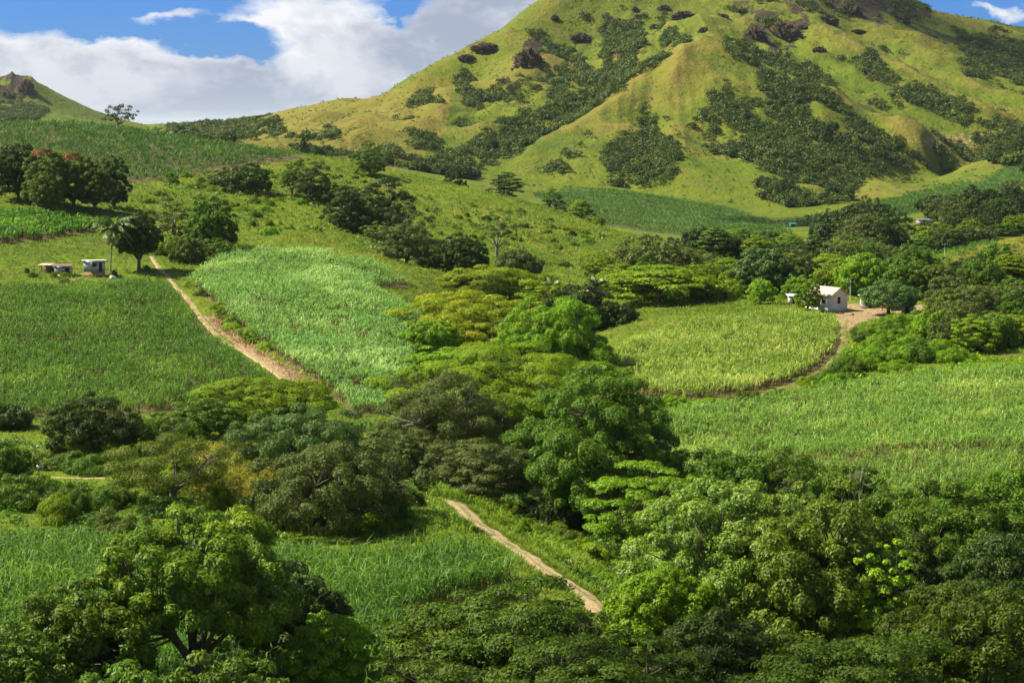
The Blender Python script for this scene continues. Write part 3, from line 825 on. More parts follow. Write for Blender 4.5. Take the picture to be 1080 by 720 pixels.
place(120, 700, 130, 90, 'mango', 'mango', 'low mango tree at the bottom edge below the forked one', 'mango tree', 'mango_tree', cb=.1, tone=.05)
place(536, 622, 225, 114, 'layered', 'rainshade', 'broad flat rain tree, olive leaves toned down for shade, spreading below the end of the dirt track', 'rain tree', 'rain_tree', cb=.15, leaf=.27)
place(632, 672, 200, 100, 'layered', 'rainshade', 'low rain tree, leaves darkened for shade, in front of the broad flat olive one', 'rain tree', 'rain_tree', cb=.35, leaf=.24, tone=-.5)
place(455, 690, 130, 98, 'layered', 'rainshade', 'small feathery rain tree beside the near cane at the bottom edge', 'rain tree', 'rain_tree', cb=.2, leaf=.24, tone=-.4)
place(700, 596, 120, 128, 'mango', 'bright', 'rounded green tree at the lower end of the dirt track', A, cb=.12, tone=-.1)
place(775, 504, 205, 137, 'mango', 'palemango', 'big pale green mango tree with drooping leaf clusters and a dark hollow below', 'mango tree', 'mango_tree', cb=.08, tone=.4)
place(868, 503, 160, 131, 'round', 'olive', 'tall tree flushed with pale yellow green young leaves', A, cb=.15, tone=.15)
place(938, 563, 62, 128, 'round', 'lime', 'slim tree with a lime green top between the flushed tree and the deep green mangoes', A, cb=.15)
place(1000, 506, 190, 147, 'mango', 'mango', 'deep green mango tree with heavy drooping clusters behind the lime topped tree', 'mango tree', 'mango_tree', cb=.18, tone=-.05)
place(1085, 492, 190, 156, 'mango', 'mango', 'deep green mango tree at the edge of the picture below the cane', 'mango tree', 'mango_tree', cb=.18, tone=.1)
place(1040, 618, 180, 113, 'round', 'olive', 'dull olive tree with small round leaves in the lower corner', A, cb=.1)
place(905, 668, 230, 102, 'layered', 'rainshade', 'spreading green rain tree at the bottom edge in front of the olive tree', 'rain tree', 'rain_tree', cb=.2, leaf=.24, tone=-.35)
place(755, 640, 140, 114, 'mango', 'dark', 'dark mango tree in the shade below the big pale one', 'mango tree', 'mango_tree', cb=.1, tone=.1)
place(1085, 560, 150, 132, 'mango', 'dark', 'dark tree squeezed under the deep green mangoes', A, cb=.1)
place(690, 486, 125, 164, 'layered', 'bright', 'bright layered rain tree with tiers of leaves above the stream bed', 'rain tree', 'rain_tree', cb=.15, tone=-.1)
place(757, 476, 120, 182, 'round', 'mango', 'dark green leafy tree behind the tiered rain tree', A, cb=.15, tone=-.2)
place(818, 468, 120, 186, 'sparse', 'mango', 'open tree with thin upright boughs in front of the broad cane field', A, cb=.2, tone=-.1)
place(903, 487, 84, 168, 'mango', 'mango', 'small domed dark mango tree beside the white dead snag', 'mango tree', 'mango_tree', cb=.15, tone=-.15)
place(715, 548, 90, 150, 'round', 'mango', 'leafy tree in the hollow under the tiered rain tree', A, cb=.1)
place(980, 560, 80, 140, 'mango', 'dark', 'dark tree in the gap behind the lime topped tree', A, cb=.1)
# middle of the valley
place(636, 383, 156, 186, 'mango', 'mango', 'big rounded mango tree towering over the stream gully', 'mango tree', 'mango_tree', cb=.10, tone=.1, leaf=.26)
place(535, 362, 215, 262, 'layered', 'rain', 'wide brownish green rain tree with pale limbs showing, behind the big gully mango', 'rain tree', 'rain_tree', cb=.30, bark=BARKP, leaf=.30, tone=-.05)
place(472, 388, 130, 212, 'sparse', 'grey', 'grey green thorny tree with fine twigs at the edge of the gully wood', A, cb=.12, bark=BARKP, cov=1.4, leaf=.24)
place(505, 462, 110, 190, 'layered', 'grey', 'bushy tree with thin pale stems at the head of the dirt track', A, cb=.1, bark=BARKP, leaf=.24)
place(565, 440, 80, 222, 'round', 'mango', 'light green tree squeezed between the thorny tree and the big gully mango', A, cb=.15)
place(440, 440, 70, 222, 'sparse', 'grey', 'small grey tree on the bank above the near cane', A, cb=.1, cov=1.5)
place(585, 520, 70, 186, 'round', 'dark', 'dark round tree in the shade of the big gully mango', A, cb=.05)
place(585, 311, 116, 292, 'mango', 'bright', 'dome shaped bright green mango tree above the wide brownish rain tree', 'mango tree', 'mango_tree', cb=.08, tone=-.05, leaf=.34)
place(492, 306, 140, 318, 'layered', 'ochre', 'domed rain tree with an orange flush on its outer side', 'rain tree', 'rain_tree', cb=.05, own=True, leaf=.34, tone=.1)
place(448, 338, 50, 300, 'round', 'bright', 'small bright tree at the foot of the orange flushed rain tree', A, cb=.05)
place(472, 366, 90, 278, 'layered', 'bright', 'bright flat topped tree below the orange flushed rain tree', A, cb=.1)
place(468, 334, 28, 305, 'round', 'lime', 'lime green sapling in front of the orange flushed rain tree', A, cb=.1)
place(515, 287, 135, 386, 'layered', 'rain', 'flat yellow green rain tree behind the orange flushed one', 'rain tree', 'rain_tree', cb=.1, own=True, leaf=.38, tone=.3)
place(608, 299, 74, 350, 'round', 'dark', 'dark round tree under the two palms', A, cb=.05)
place(648, 318, 50, 350, 'round', 'dark', 'dark tree at the corner of the oval cane field', A, cb=.05)
place(574, 296, 60, 352, 'layered', 'rain', 'tiered tree behind the two palms', A, cb=.2)
place(697, 298, 110, 384, 'umbrella', 'rain', 'low flat rain tree spreading behind the oval cane field', 'rain tree', 'rain_tree', cb=.35)
place(655, 296, 70, 398, 'umbrella', 'rain', 'low rain tree next to the palms behind the oval cane field', 'rain tree', 'rain_tree', cb=.35)
place(752, 290, 50, 388, 'layered', 'rain', 'small tiered tree at the far corner of the oval cane field', A, cb=.2)
place(690, 246, 85, 432, 'sparse', 'grey', 'grey scrubby tree at the foot of the grassy hill', A, cb=.1, cov=1.5)
place(730, 262, 60, 440, 'sparse', 'grey', 'grey green bushy tree beyond the scrubby one', A, cb=.1, cov=1.5)
place(806, 259, 66, 400, 'mango', 'blue', 'domed blue green tree standing over the oval cane field', A, cb=.1)
place(840, 262, 44, 430, 'sparse', 'grey', 'thin grey tree next to the domed blue green one', A, cb=.1, cov=1.3)
place(776, 283, 46, 400, 'round', 'rain', 'yellow green tree below the domed blue green one', A, cb=.1)
place(803, 293, 28, 374, 'round', 'lime', 'small lime green tree on the rim of the oval cane field', A, cb=.1)
place(838, 291, 24, 386, 'round', 'bright', 'small green tree between the lime green one and the house', A, cb=.15)
place(852, 289, 29, 363, 'round', 'bright', 'upright bright green tree against the side of the white house', A, cb=.08)
place(912, 266, 62, 396, 'round', 'bright', 'large rounded tree behind the white house', A, cb=.1)
place(884, 276, 46, 410, 'round', 'rain', 'tree rising over the roof of the white house', A, cb=.1)
place(938, 293, 66, 358, 'sparse', 'blue', 'open shade tree in the dirt yard beside the white house', A, cb=.35, cov=1.6, own=True, leaf=.36)
place(958, 273, 52, 384, 'mango', 'mango', 'dense green tree over the yard sheds', A, cb=.1)
place(990, 278, 46, 396, 'round', 'olive', 'brownish green tree behind the yard sheds', A, cb=.1)
place(1002, 290, 50, 378, 'sparse', 'grey', 'grey green tree at the end of the dirt yard', A, cb=.08, cov=1.7)
place(1033, 302, 54, 366, 'layered', 'bright', 'bright tiered tree past the end of the dirt yard', A, cb=.15)
place(1035, 272, 44, 420, 'round', 'mango', 'dark green tree at the bottom of the ochre slope', A, cb=.1)
place(1072, 305, 66, 356, 'sparse', 'grey', 'wide grey green tree by the edge of the picture past the yard', A, cb=.1, cov=1.6)
place(1068, 344, 74, 322, 'layered', 'rain', 'flat topped tree with a visible trunk above the broad cane field', A, cb=.35, own=True, leaf=.34)
place(985, 345, 36, 345, 'round', 'bright', 'low leafy tree in the scrub below the yard', A, cb=.05)
# left bank
place(92, 416, 95, 207, 'sparse', 'dark', 'dark tangled tree at the front edge of the big cane field', A, cb=.12, cov=1.7, tone=.1)
place(-8, 428, 70, 226, 'round', 'dark', 'dark tree at the edge of the picture in front of the big cane field', A, cb=.1)
place(168, 432, 90, 212, 'sparse', 'mango', 'open green tree beside the dark tangled one', A, cb=.1, cov=1.3, tone=-.1)
place(212, 418, 70, 216, 'layered', 'mango', 'thin tiered tree at the corner of the big cane field', A, cb=.15)
place(272, 396, 135, 228, 'layered', 'rain', 'bright tiered rain tree at the foot of the bleached stubble strip', 'rain tree', 'rain_tree', cb=.2, leaf=.26)
place(312, 426, 135, 194, 'sparse', 'blue', 'tall grey green tree in front of the bright tiered rain tree', A, cb=.12, cov=1.7, leaf=.24)
place(178, 458, 140, 178, 'thin', 'olive', 'feathery see-through tree on the green bank', A, cb=.35, cov=1.0, leaf=.20)
place(352, 462, 165, 163, 'sparse', 'grey', 'large dark spreading tree on the bank above the near cane', A, cb=.15, cov=1.6, leaf=.27, tone=-.3)
place(412, 452, 84, 194, 'layered', 'grey', 'tiered grey green tree between the large dark tree and the gully wood', A, cb=.2, leaf=.24)
place(296, 500, 80, 168, 'round', 'dark', 'dark leafy tree low on the bank under the large spreading one', A, cb=.05)
place(392, 522, 90, 172, 'round', 'dark', 'dark round tree on the bank just above the near cane', A, cb=.05)
place(18, 522, 90, 178, 'sparse', 'mango', 'low tangled tree below the footpath', A, cb=.05, cov=1.3, tone=-.1)
place(-20, 470, 80, 200, 'round', 'mango', 'green tree by the edge of the picture above the footpath', A, cb=.05)
# upper left
place(22, 150, 46, 458, 'round', 'dark', 'dark tree at the end of the tree row under the upper cane field', 'mango tree', 'mango_tree', cb=.12)
place(50, 156, 44, 450, 'mango', 'mango', 'mango tree with rust red young leaves on top, under the upper cane field', 'mango tree', 'mango_tree', cb=.12)
place(52, 174, 34, 440, 'mango', 'olive', 'small olive mango tree standing in front of the red topped one', 'mango tree', 'mango_tree', cb=.12)
_rt = [o for o in SC.objects if o.get('label', '').startswith('mango tree with rust red')][0]
_M = Mesh(); _gg = np.random.default_rng(5); _n = 420; _d = unit(_gg.normal(size=(_n, 3))); _d[:, 2] = np.abs(_d[:, 2])
_c0 = np.array([0, 0, 9.0 * 1.0])
_b = [v.co for v in [ch for ch in _rt.children if ch.name.startswith('crown')][0].data.vertices]; _zt = max(v.z for v in _b); _wx = max(v.x for v in _b)
_c = _d * np.array([_wx * .48, _wx * .48, _zt * .14]) * _gg.uniform(.8, 1.1, (_n, 1)) + np.array([0, 0, _zt * .86])
_M.leaves(_c, unit(_d + _gg.normal(size=(_n, 3)) * .4), .5, .25, _gg, .3, _gg.uniform(0, 1, _n))
_M.build('young_leaves', leaf_mat('rust_red_leaves', (.16, .05, .02), (.26, .085, .03), (.34, .14, .05), .5, .2, .3), _rt)
place(80, 160, 42, 452, 'mango', 'mango', 'mango tree in the middle of the row under the upper cane field', 'mango tree', 'mango_tree', cb=.14)
place(102, 164, 38, 450, 'mango', 'olive', 'olive green mango tree next to the last one of the row', 'mango tree', 'mango_tree', cb=.14)
place(124, 163, 28, 458, 'round', 'dark', 'small dark tree closing the row under the upper cane field', 'mango tree', 'mango_tree', cb=.2)
place(147, 222, 46, 374, 'mango', 'dark', 'round dark mango tree with a bare trunk beside the tin hut', 'mango tree', 'mango_tree', cb=.26, own=True, leaf=.34, thick=.9)
place(186, 206, 56, 408, 'thin', 'grey', 'pale thin tree behind the tree clump at the head of the track', A, cb=.15, cov=1.6)
place(224, 206, 52, 402, 'round', 'mango', 'domed dark tree casting a shadow on the pale cane', A, cb=.1)
place(198, 246, 38, 388, 'round', 'olive', 'low yellow green tree at the head of the track', A, cb=.05)
place(178, 246, 30, 396, 'round', 'bright', 'small bright tree behind the low yellow green one', A, cb=.05)
place(228, 250, 34, 392, 'sparse', 'mango', 'small tree at the corner of the pale cane field', A, cb=.05, cov=1.5)
place(262, 171, 50, 502, 'sparse', 'dark', 'wide dark tree alone on the slope under the upper cane field', A, cb=.08, cov=1.8)
place(238, 178, 36, 515, 'sparse', 'grey', 'grey leafless looking tree leaning on the wide dark one', A, cb=.1, cov=.8)
place(309, 178, 22, 500, 'round', 'mango', 'small round tree with a thin trunk on the grassy slope', A, cb=.25)
place(330, 167, 42, 494, 'sparse', 'grey', 'grey green tree next to the small round one on the grassy slope', A, cb=.15, cov=1.7)
place(391, 150, 34, 566, 'sparse', 'mango', 'dark tree standing up on the crest of the grassy hill', A, cb=.1, cov=1.8)
place(372, 184, 62, 446, 'sparse', 'dark', 'large dark tree in the hillside gully', A, cb=.12, cov=1.8)
place(408, 188, 58, 460, 'sparse', 'dark', 'wide dark tree beside the largest one in the hillside gully', A, cb=.12, cov=1.7)
place(348, 192, 40, 496, 'sparse', 'mango', 'open tree at the upper edge of the hillside gully', A, cb=.1, cov=1.6)
place(432, 212, 50, 448, 'thin', 'grey', 'half bare tree with pinkish grey twigs at the edge of the hillside gully', A, cb=.15, cov=1.0, bark=BARKP)
place(398, 232, 34, 432, 'thin', 'olive', 'slender pale tree standing right above the pale cane', A, cb=.4, bark=BARKP, cov=1.4)
place(428, 236, 56, 404, 'sparse', 'grey', 'grey tree at the lower end of the hillside gully', A, cb=.1, cov=1.6)
place(378, 222, 40, 446, 'round', 'dark', 'dark tree under the largest one of the hillside gully', A, cb=.05)
place(489, 246, 52, 404, 'mango', 'dark', 'dark rounded tree at the foot of the grassy hill', A, cb=.05)
place(524, 218, 40, 446, 'thin', 'mango', 'tall thin tree with a pale trunk on the grassy hill', A, cb=.3, bark=BARKP, cov=1.5)
place(545, 262, 46, 424, 'round', 'grey', 'low tree below the tall pale trunked one', A, cb=.05)
place(452, 258, 34, 412, 'sparse', 'grey', 'low grey tree in the hillside gully mouth', A, cb=.05, cov=1.4)
place(533, 180, 38, 596, 'umbrella', 'dark', 'dark flat topped tree on the skyline of the grassy hill', A, cb=.2)
place(480, 174, 24, 640, 'round', 'dark', 'dark tree peeping over the crest of the grassy hill', A, cb=.1)
place(582, 196, 30, 625, 'umbrella', 'mango', 'flat topped tree behind the end of the grassy hill', A, cb=.2)
place(612, 210, 26, 590, 'umbrella', 'rain', 'little umbrella shaped tree at the end of the grassy hill', A, cb=.4)
place(631, 226, 14, 548, 'round', 'rain', 'tiny bright tree low on the end of the grassy hill', A, cb=.1)
place(322, 142, 11, 830, 'round', 'dark', 'small dark tree past the tip of the upper cane field', A, cb=.2)
place(129, 108, 33, 700, 'thin', 'dark', 'nearly bare tree against the clouds on the crest of the upper cane field', A, cb=.22, cov=.8, thick=.9, twigs=True, own=True, leaf=.7)

# woods between the fields: every tree its own
def scatter_pts(poly, r0, r1, count, seed, mind=3.0):
    g = np.random.default_rng(seed); out = []; tries = 0
    px = [p[0] for p in poly]; py = [p[1] for p in poly]
    while len(out) < count and tries < count * 60:
        tries += 1
        a, b = g.uniform(min(px), max(px)), g.uniform(min(py), max(py))
        if not inpoly(poly, np.array([a]), np.array([b]))[0]: continue
        h = hit(a, b, r0 * .98)
        if h is None or h[2] > r1 or h[2] < r0: continue
        if any(math.hypot(h[0] - o[0], h[1] - o[1]) < mind for o in out): continue
        if not off_track(np.array([[h[0], h[1], 0.]]), (4.5, 2.6, 3.2, 2.4))[0]: continue
        if dist_to([LINES[2]], h[0], h[1] + 4.0) < 4.0: continue
        out.append((h[0], h[1], h[2], a, b))
    return out
_g = np.random.default_rng(77)
def wood(poly, r0, r1, count, seed, kinds, hgt, wid, label, group, cat='tree', name='tree', mind=4.0, cb=.1):
    for (x, y, rr, a, b) in scatter_pts(poly, r0, r1, count, seed, mind):
        st, mt = kinds[int(_g.integers(0, len(kinds)))]
        h = _g.uniform(*hgt); w = _g.uniform(*wid)
        py_top = b - h / rr * FPX
        kw = {'cov': 1.6} if st in ('sparse', 'thin') else {}
        place(a, py_top, w / rr * FPX, rr, st, mt, label, cat, name, group, cb=cb if name == 'tree' else .03, seed=int(_g.integers(1, 9999)), own=False, **kw)
wood([(690, 268), (760, 262), (830, 268), (860, 285), (780, 280), (700, 285)], 520, 700, 22, 1, [('umbrella', 'rain'), ('umbrella', 'mango'), ('round', 'dark')], (6, 9), (9, 14), 'dark spreading tree in the belt below the blue green cane field', 'trees in the belt below the blue green cane field', mind=7)
wood([(850, 278), (950, 276), (1000, 296), (1090, 292), (1090, 312), (960, 306), (900, 298), (850, 296)], 440, 640, 26, 2, [('round', 'mango'), ('sparse', 'grey'), ('umbrella', 'rain'), ('round', 'dark')], (5, 9), (6, 11), 'tree in the wood behind the farmyard', 'trees in the wood behind the farmyard', mind=6)
wood([(890, 262), (960, 250), (1080, 240), (1080, 246), (1000, 264), (960, 274), (900, 274)], 620, 800, 30, 3, [('umbrella', 'mango'), ('umbrella', 'rain'), ('round', 'dark'), ('sparse', 'grey')], (5, 8), (8, 13), 'low tree on the valley floor beyond the ochre slope', 'low trees beyond the ochre slope', mind=7)
wood([(862, 240), (930, 236), (936, 268), (890, 268), (868, 258)], 560, 900, 12, 4, [('sparse', 'dark'), ('round', 'dark'), ('sparse', 'grey')], (10, 15), (11, 17), 'tall dark tree in the clump in front of the far cane', 'tall dark trees in front of the far cane', mind=9)
wood([(960, 222), (1080, 212), (1080, 245), (1000, 245), (985, 232)], 780, 1080, 26, 5, [('round', 'dark'), ('round', 'mango'), ('umbrella', 'dark'), ('sparse', 'grey')], (8, 13), (10, 16), 'dark tree in the wood behind the far homestead', 'trees in the wood behind the far homestead', mind=9)
wood([(1040, 165), (1090, 150), (1090, 195), (1050, 185)], 1150, 1500, 8, 6, [('round', 'dark'), ('round', 'olive')], (8, 12), (9, 14), 'tree at the top of the far cane by the mountain foot', 'trees at the top of the far cane', mind=9)
wood([(1000, 330), (1085, 322), (1085, 392), (1040, 385), (1010, 372), (985, 352)], 290, 380, 14, 8, [('round', 'bright'), ('layered', 'rain'), ('round', 'mango'), ('sparse', 'grey')], (4, 8), (5, 9), 'tree in the thicket above the broad cane field', 'trees in the thicket above the broad cane field', mind=4)
wood([(600, 285), (660, 292), (760, 296), (850, 288), (850, 300), (700, 312), (650, 318)], 360, 480, 14, 9, [('umbrella', 'rain'), ('round', 'mango'), ('layered', 'rain')], (4, 7), (6, 10), 'tree in the hedge behind the oval cane field', 'trees behind the oval cane field', mind=4)
# shrubs
K = [('bush', 'bright'), ('bush', 'mango'), ('bush', 'olive'), ('bush', 'rain')]
wood([(900, 348), (960, 340), (1010, 345), (1020, 385), (960, 392), (900, 400), (880, 395), (895, 370)], 262, 372, 34, 11, K[:2] + [('bush', 'bright')], (1.5, 3.2), (3.0, 6), 'leafy shrub in the thicket between farmyard and broad cane field', 'shrubs below the farmyard', 'shrub', 'shrub', 2.2)
wood([(700, 428), (790, 424), (870, 400), (900, 385), (880, 412), (820, 428), (740, 434)], 240, 330, 12, 12, K, (1.2, 2.2), (2.5, 4.5), 'shrub along the brown edge between the two cane fields', 'shrubs between the oval and the broad cane field', 'shrub', 'shrub', 2.5)
wood([(-20, 450), (60, 448), (150, 480), (240, 530), (230, 575), (120, 570), (-20, 565)], 150, 235, 24, 13, [('bush', 'mango'), ('bush', 'rain'), ('bush', 'olive'), ('bush', 'bright')], (1.2, 2.8), (2.2, 5), 'leafy shrub on the green bank around the footpath', 'shrubs on the bank around the footpath', 'shrub', 'shrub', 2.4)
wood([(240, 520), (330, 560), (450, 575), (470, 540), (440, 480), (420, 455), (380, 520)], 150, 240, 10, 14, [('bush', 'mango'), ('bush', 'rain'), ('bush', 'bright')], (1.2, 2.8), (2.2, 5), 'shrub under the trees on the bank above the near cane', 'shrubs on the bank above the near cane', 'shrub', 'shrub', 2.2)
wood([(500, 522), (560, 535), (600, 575), (650, 600), (700, 620), (690, 640), (650, 628), (600, 598), (540, 560), (505, 540)], 130, 200, 24, 15, [('bush', 'olive'), ('bush', 'rain'), ('bush', 'bright')], (.9, 2.0), (1.4, 3.2), 'shrub on the bank between the dirt track and the stream', 'shrubs beside the dirt track', 'shrub', 'shrub', 1.5)
wood([(140, 200), (250, 195), (330, 215), (300, 250), (250, 248), (160, 222)], 400, 540, 26, 16, K, (.8, 2.0), (1.5, 4), 'small shrub on the green slope above the pale cane', 'shrubs on the slope above the pale cane', 'shrub', 'shrub', 3)
wood([(440, 200), (560, 225), (690, 270), (640, 290), (560, 275), (480, 250)], 420, 580, 30, 17, [('bush', 'olive'), ('bush', 'dark'), ('bush', 'rain')], (.6, 1.6), (1.2, 3.2), 'small shrub on the side of the grassy hill', 'shrubs on the grassy hill', 'shrub', 'shrub', 4)
wood([(10, 292), (40, 276), (150, 262), (160, 300), (60, 304)], 345, 420, 14, 18, K, (.6, 1.4), (1.0, 2.2), 'low shrub in the grass round the tin hut', 'shrubs round the tin hut', 'shrub', 'shrub', 2)
wood([(170, 290), (200, 300), (236, 330), (300, 385), (335, 412), (320, 412), (280, 380), (225, 335), (190, 310)], 240, 400, 16, 19, [('bush', 'olive'), ('bush', 'lime'), ('bush', 'rain')], (.8, 1.8), (1.4, 3), 'bush on the verge of the track between the cane fields', 'bushes along the track between the cane fields', 'shrub', 'shrub', 2)
wood([(120, 190), (330, 172), (360, 172), (330, 185), (200, 198)], 480, 620, 16, 20, [('bush', 'bright'), ('bush', 'olive')], (.8, 2.2), (1.5, 3.5), 'shrub along the lower edge of the upper cane field', 'shrubs along the upper cane field', 'shrub', 'shrub', 4)
print('trees', time.time() - T0, COUNT)

# ------------------------------------------------------------------ sugar cane, grass and the far woods (nobody could count these)
def area_pts(mask, dens_fn, seed):
    """random points in the terrain cells of a mask, dens_fn(r) points per square metre"""
    g = np.random.default_rng(seed)
    m = mask[:-1, :-1] & mask[1:, 1:]
    i, j = np.nonzero(m)
    R1, R2 = RR[i], RR[i + 1]; T1, T2 = TH[j], TH[j + 1]
    ar = (T2 - T1) * (R2 ** 2 - R1 ** 2) / 2
    lam = ar * dens_fn((R1 + R2) / 2)
    k = g.poisson(lam); i = np.repeat(np.arange(len(i)), k)
    u, v = g.uniform(0, 1, (2, len(i)))
    th = T1[i] + u * (T2[i] - T1[i]); rr = np.sqrt(R1[i] ** 2 + v * (R2[i] ** 2 - R1[i] ** 2))
    x, y = rr * np.sin(th), rr * np.cos(th)
    p = np.stack([x, y, hz(x, y)], -1); k = off_track(p)
    return p[k], rr[k], g


def blades(M_, base, H, L, w, g, nb, tone, spread=.25, arch=.55, seg=2, mat=0, h0=(.25, .9), droop=.75):
    """arching leaf blades: base (n,3), H plant height (n), nb blades per plant"""
    n = len(base); idx = np.repeat(np.arange(n), nb); N = len(idx)
    ph = g.uniform(0, 6.283, N); fh = g.uniform(*h0, N)
    d = np.stack([np.cos(ph), np.sin(ph), np.zeros(N)], -1)
    off = g.normal(size=(N, 3)) * spread; off[:, 2] = 0
    p0 = base[idx] + off; p0[:, 2] += fh * H[idx] * .72
    Lb = L[idx] * g.uniform(.7, 1.25, N); e = g.uniform(.7, 1.35, N)
    up = np.array([0, 0, 1.0])
    p1 = p0 + d * (Lb * .5 * np.cos(e))[:, None] + up * (Lb * .5 * np.sin(e))[:, None]
    e2 = e - g.uniform(.5, 1.0, N) * droop * 2
    p2 = p1 + d * (Lb * .5 * np.cos(e2))[:, None] + up * (Lb * .5 * np.sin(e2))[:, None]
    tw = ph + np.pi / 2 + g.normal(size=N) * .5
    s_ = np.stack([np.cos(tw), np.sin(tw), g.normal(size=N) * .25], -1) * (np.broadcast_to(w, (n,))[idx] * g.uniform(.7, 1.3, N) / 2)[:, None]
    tn = tone[idx]
    if seg == 2:
        v = np.stack([p0 - s_ * .6, p0 + s_ * .6, p1 + s_, p1 - s_, p2 + s_ * .15, p2 - s_ * .15], 1)
        f = np.arange(N)[:, None, None] * 6 + np.array([[0, 1, 2, 3], [3, 2, 4, 5]])[None]
        M_.add(v.reshape(-1, 3), f.reshape(-1, 4), np.repeat(tn, 6), mat)
    else:
        v = np.stack([p0 - s_ * .7, p0 + s_ * .7, p1 * .4 + p2 * .6 + s_ * .6, p1 * .4 + p2 * .6 - s_ * .6], 1)
        M_.add(v.reshape(-1, 3), np.arange(N * 4).reshape(N, 4), np.repeat(tn, 4), mat)


def blade_mat(name, c1, c2, c3, trans=.35, rough=.55, spec=.22):
    return leaf_mat(name, c1, c2, c3, rough, spec, trans, 1.0)
CANE = {
 'deep':  blade_mat('deep_green_cane_leaves', (0.030, 0.085, 0.012), (0.055, 0.135, 0.020), (0.085, 0.175, 0.030)),
 'green': blade_mat('cane_leaves', (0.052, 0.140, 0.011), (0.095, 0.215, 0.018), (0.155, 0.290, 0.028)),
 'pale':  blade_mat('pale_cane_leaves', (0.120, 0.235, 0.050), (0.215, 0.370, 0.095), (0.360, 0.500, 0.170)),
 'oval':  blade_mat('yellow_green_cane_leaves', (0.165, 0.275, 0.035), (0.290, 0.410, 0.065), (0.440, 0.520, 0.120)),
 'mid':   blade_mat('dusty_cane_leaves', (0.110, 0.205, 0.028), (0.195, 0.310, 0.050), (0.300, 0.400, 0.080)),
 'blue':  blade_mat('blue_green_cane_leaves', (0.045, 0.100, 0.014), (0.078, 0.150, 0.022), (0.120, 0.195, 0.032)),
}
STALK = leaf_mat('dry_cane_trash', (0.10, 0.065, 0.032), (0.21, 0.145, 0.070), (0.30, 0.21, 0.10), .8, .15, .1)
SPEC = {  # field: material, plants per m2, height, blade length, blade width, blades, segments, label
 'near':   ('green', 1.9, 3.0, 1.6, .075, 15, 2, 'tall dark green sugar cane with brown stalks beside the near trees'),
 'lower':  ('mid', 1.5, 2.1, 1.1, .08, 11, 2, 'narrow strip of green sugar cane below the broad cane field'),
 'left':   ('green', 1.5, 2.1, 1.1, .085, 10, 2, 'wide field of green sugar cane in front of the tin hut'),
 'pale':   ('pale', 1.5, 2.2, 1.1, .10, 10, 2, 'pale shining sugar cane on the slope beside the track'),
 'oval':   ('oval', 1.5, 2.4, 1.15, .10, 10, 2, 'rounded field of yellow green sugar cane below the white house'),
 'right':  ('mid', 1.5, 2.3, 1.1, .085, 11, 2, 'broad field of dusty green sugar cane above the near trees'),
 'shelf':  ('green', .6, 2.4, 1.7, .24, 8, 2, 'small sugar cane field between the tin hut and the mango row'),
 'crest':  ('deep', .42, 2.4, 1.7, .24, 8, 1, 'dark green sugar cane rolling over the upper crest'),
 'corner': ('blue', .5, 2.2, 1.8, .26, 6, 1, 'small piece of cane below the ochre slope'),
 'hollow': ('blue', .30, 2.0, 1.6, .30, 6, 1, 'blue green sugar cane in the hollow under the mountain'),
 'vale':   ('blue', .22, 2.0, 1.7, .36, 6, 1, 'blue green sugar cane climbing the far side of the valley'),
}
for i_, (k_, (mt, den, hh, bl, bw, nb, sg, lab)) in enumerate(SPEC.items()):
    p, rr, g = area_pts(FZ[k_], lambda q: q * 0 + den, 200 + i_)
    # keep rows: planting lines run across the slope
    patch = fbm(p[:, 0] / 14, p[:, 1] / 14, 3, 70 + i_)
    Hh = hh * (1 + .22 * fbm(p[:, 0] / 9, p[:, 1] / 9, 2, 60 + i_) + g.normal(size=len(p)) * .07)
    Hh = np.clip(Hh, hh * .5, hh * 1.35)
    tone = np.clip(.42 + patch * .75 + g.normal(size=len(p)) * .16, 0, 1)
    M_ = Mesh()
    blades(M_, p, Hh, np.full(len(p), bl), bw, g, nb, tone, .3, seg=sg)
    if sg == 2:
        nk = 4 if k_ == 'near' else 3
        idx = np.repeat(np.arange(len(p)), nk)
        a = g.uniform(0, 6.28, len(idx)); q = p[idx] + np.stack([g.normal(size=len(idx)) * .28, g.normal(size=len(idx)) * .28, np.zeros(len(idx))], -1)
        w_ = np.stack([np.cos(a), np.sin(a), np.zeros(len(idx))], -1) * bw * (.28 if k_ == 'near' else .45)
        top = q + np.stack([g.normal(size=len(idx)) * .15, g.normal(size=len(idx)) * .15, Hh[idx] * g.uniform(.40, .62, len(idx))], -1)
        v = np.stack([q - w_, q + w_, top + w_, top - w_], 1)
        M_.add(v.reshape(-1, 3), np.arange(len(idx) * 4).reshape(-1, 4), np.repeat(g.uniform(0, 1, len(idx)), 4), 1)
    o = M_.build('sugar_cane', [CANE[mt], STALK])
    tag(o, lab, 'sugar cane', kind='stuff')
print('cane', time.time() - T0)

# rough grass and herbs on everything that is neither field nor soil
notf = front & (np.abs(tt) < .30) & (blur(cane_m, 1) < .5) & (blur(dirt, 1) < .45)
GR = leaf_mat('rough_grass', (0.085, 0.150, 0.008), (0.150, 0.225, 0.012), (0.230, 0.285, 0.018), .6, .2, .35)
GD = leaf_mat('straw_grass', (0.150, 0.165, 0.014), (0.230, 0.220, 0.022), (0.330, 0.270, 0.040), .6, .2, .35)
GL = leaf_mat('herb_leaves', (0.040, 0.105, 0.010), (0.070, 0.165, 0.014), (0.120, 0.225, 0.020), .5, .3, .3)
p, rr, g = area_pts(notf & (r > 98) & (r < 640), lambda q: np.clip(1.8 * (170 / q) ** 1.1, .35, 2.0), 301)
dv = bilin(dry, LR, TH, np.log(rr), np.arctan2(p[:, 0], p[:, 1])) + fbm(p[:, 0] / 11, p[:, 1] / 11, 3, 90) * .55
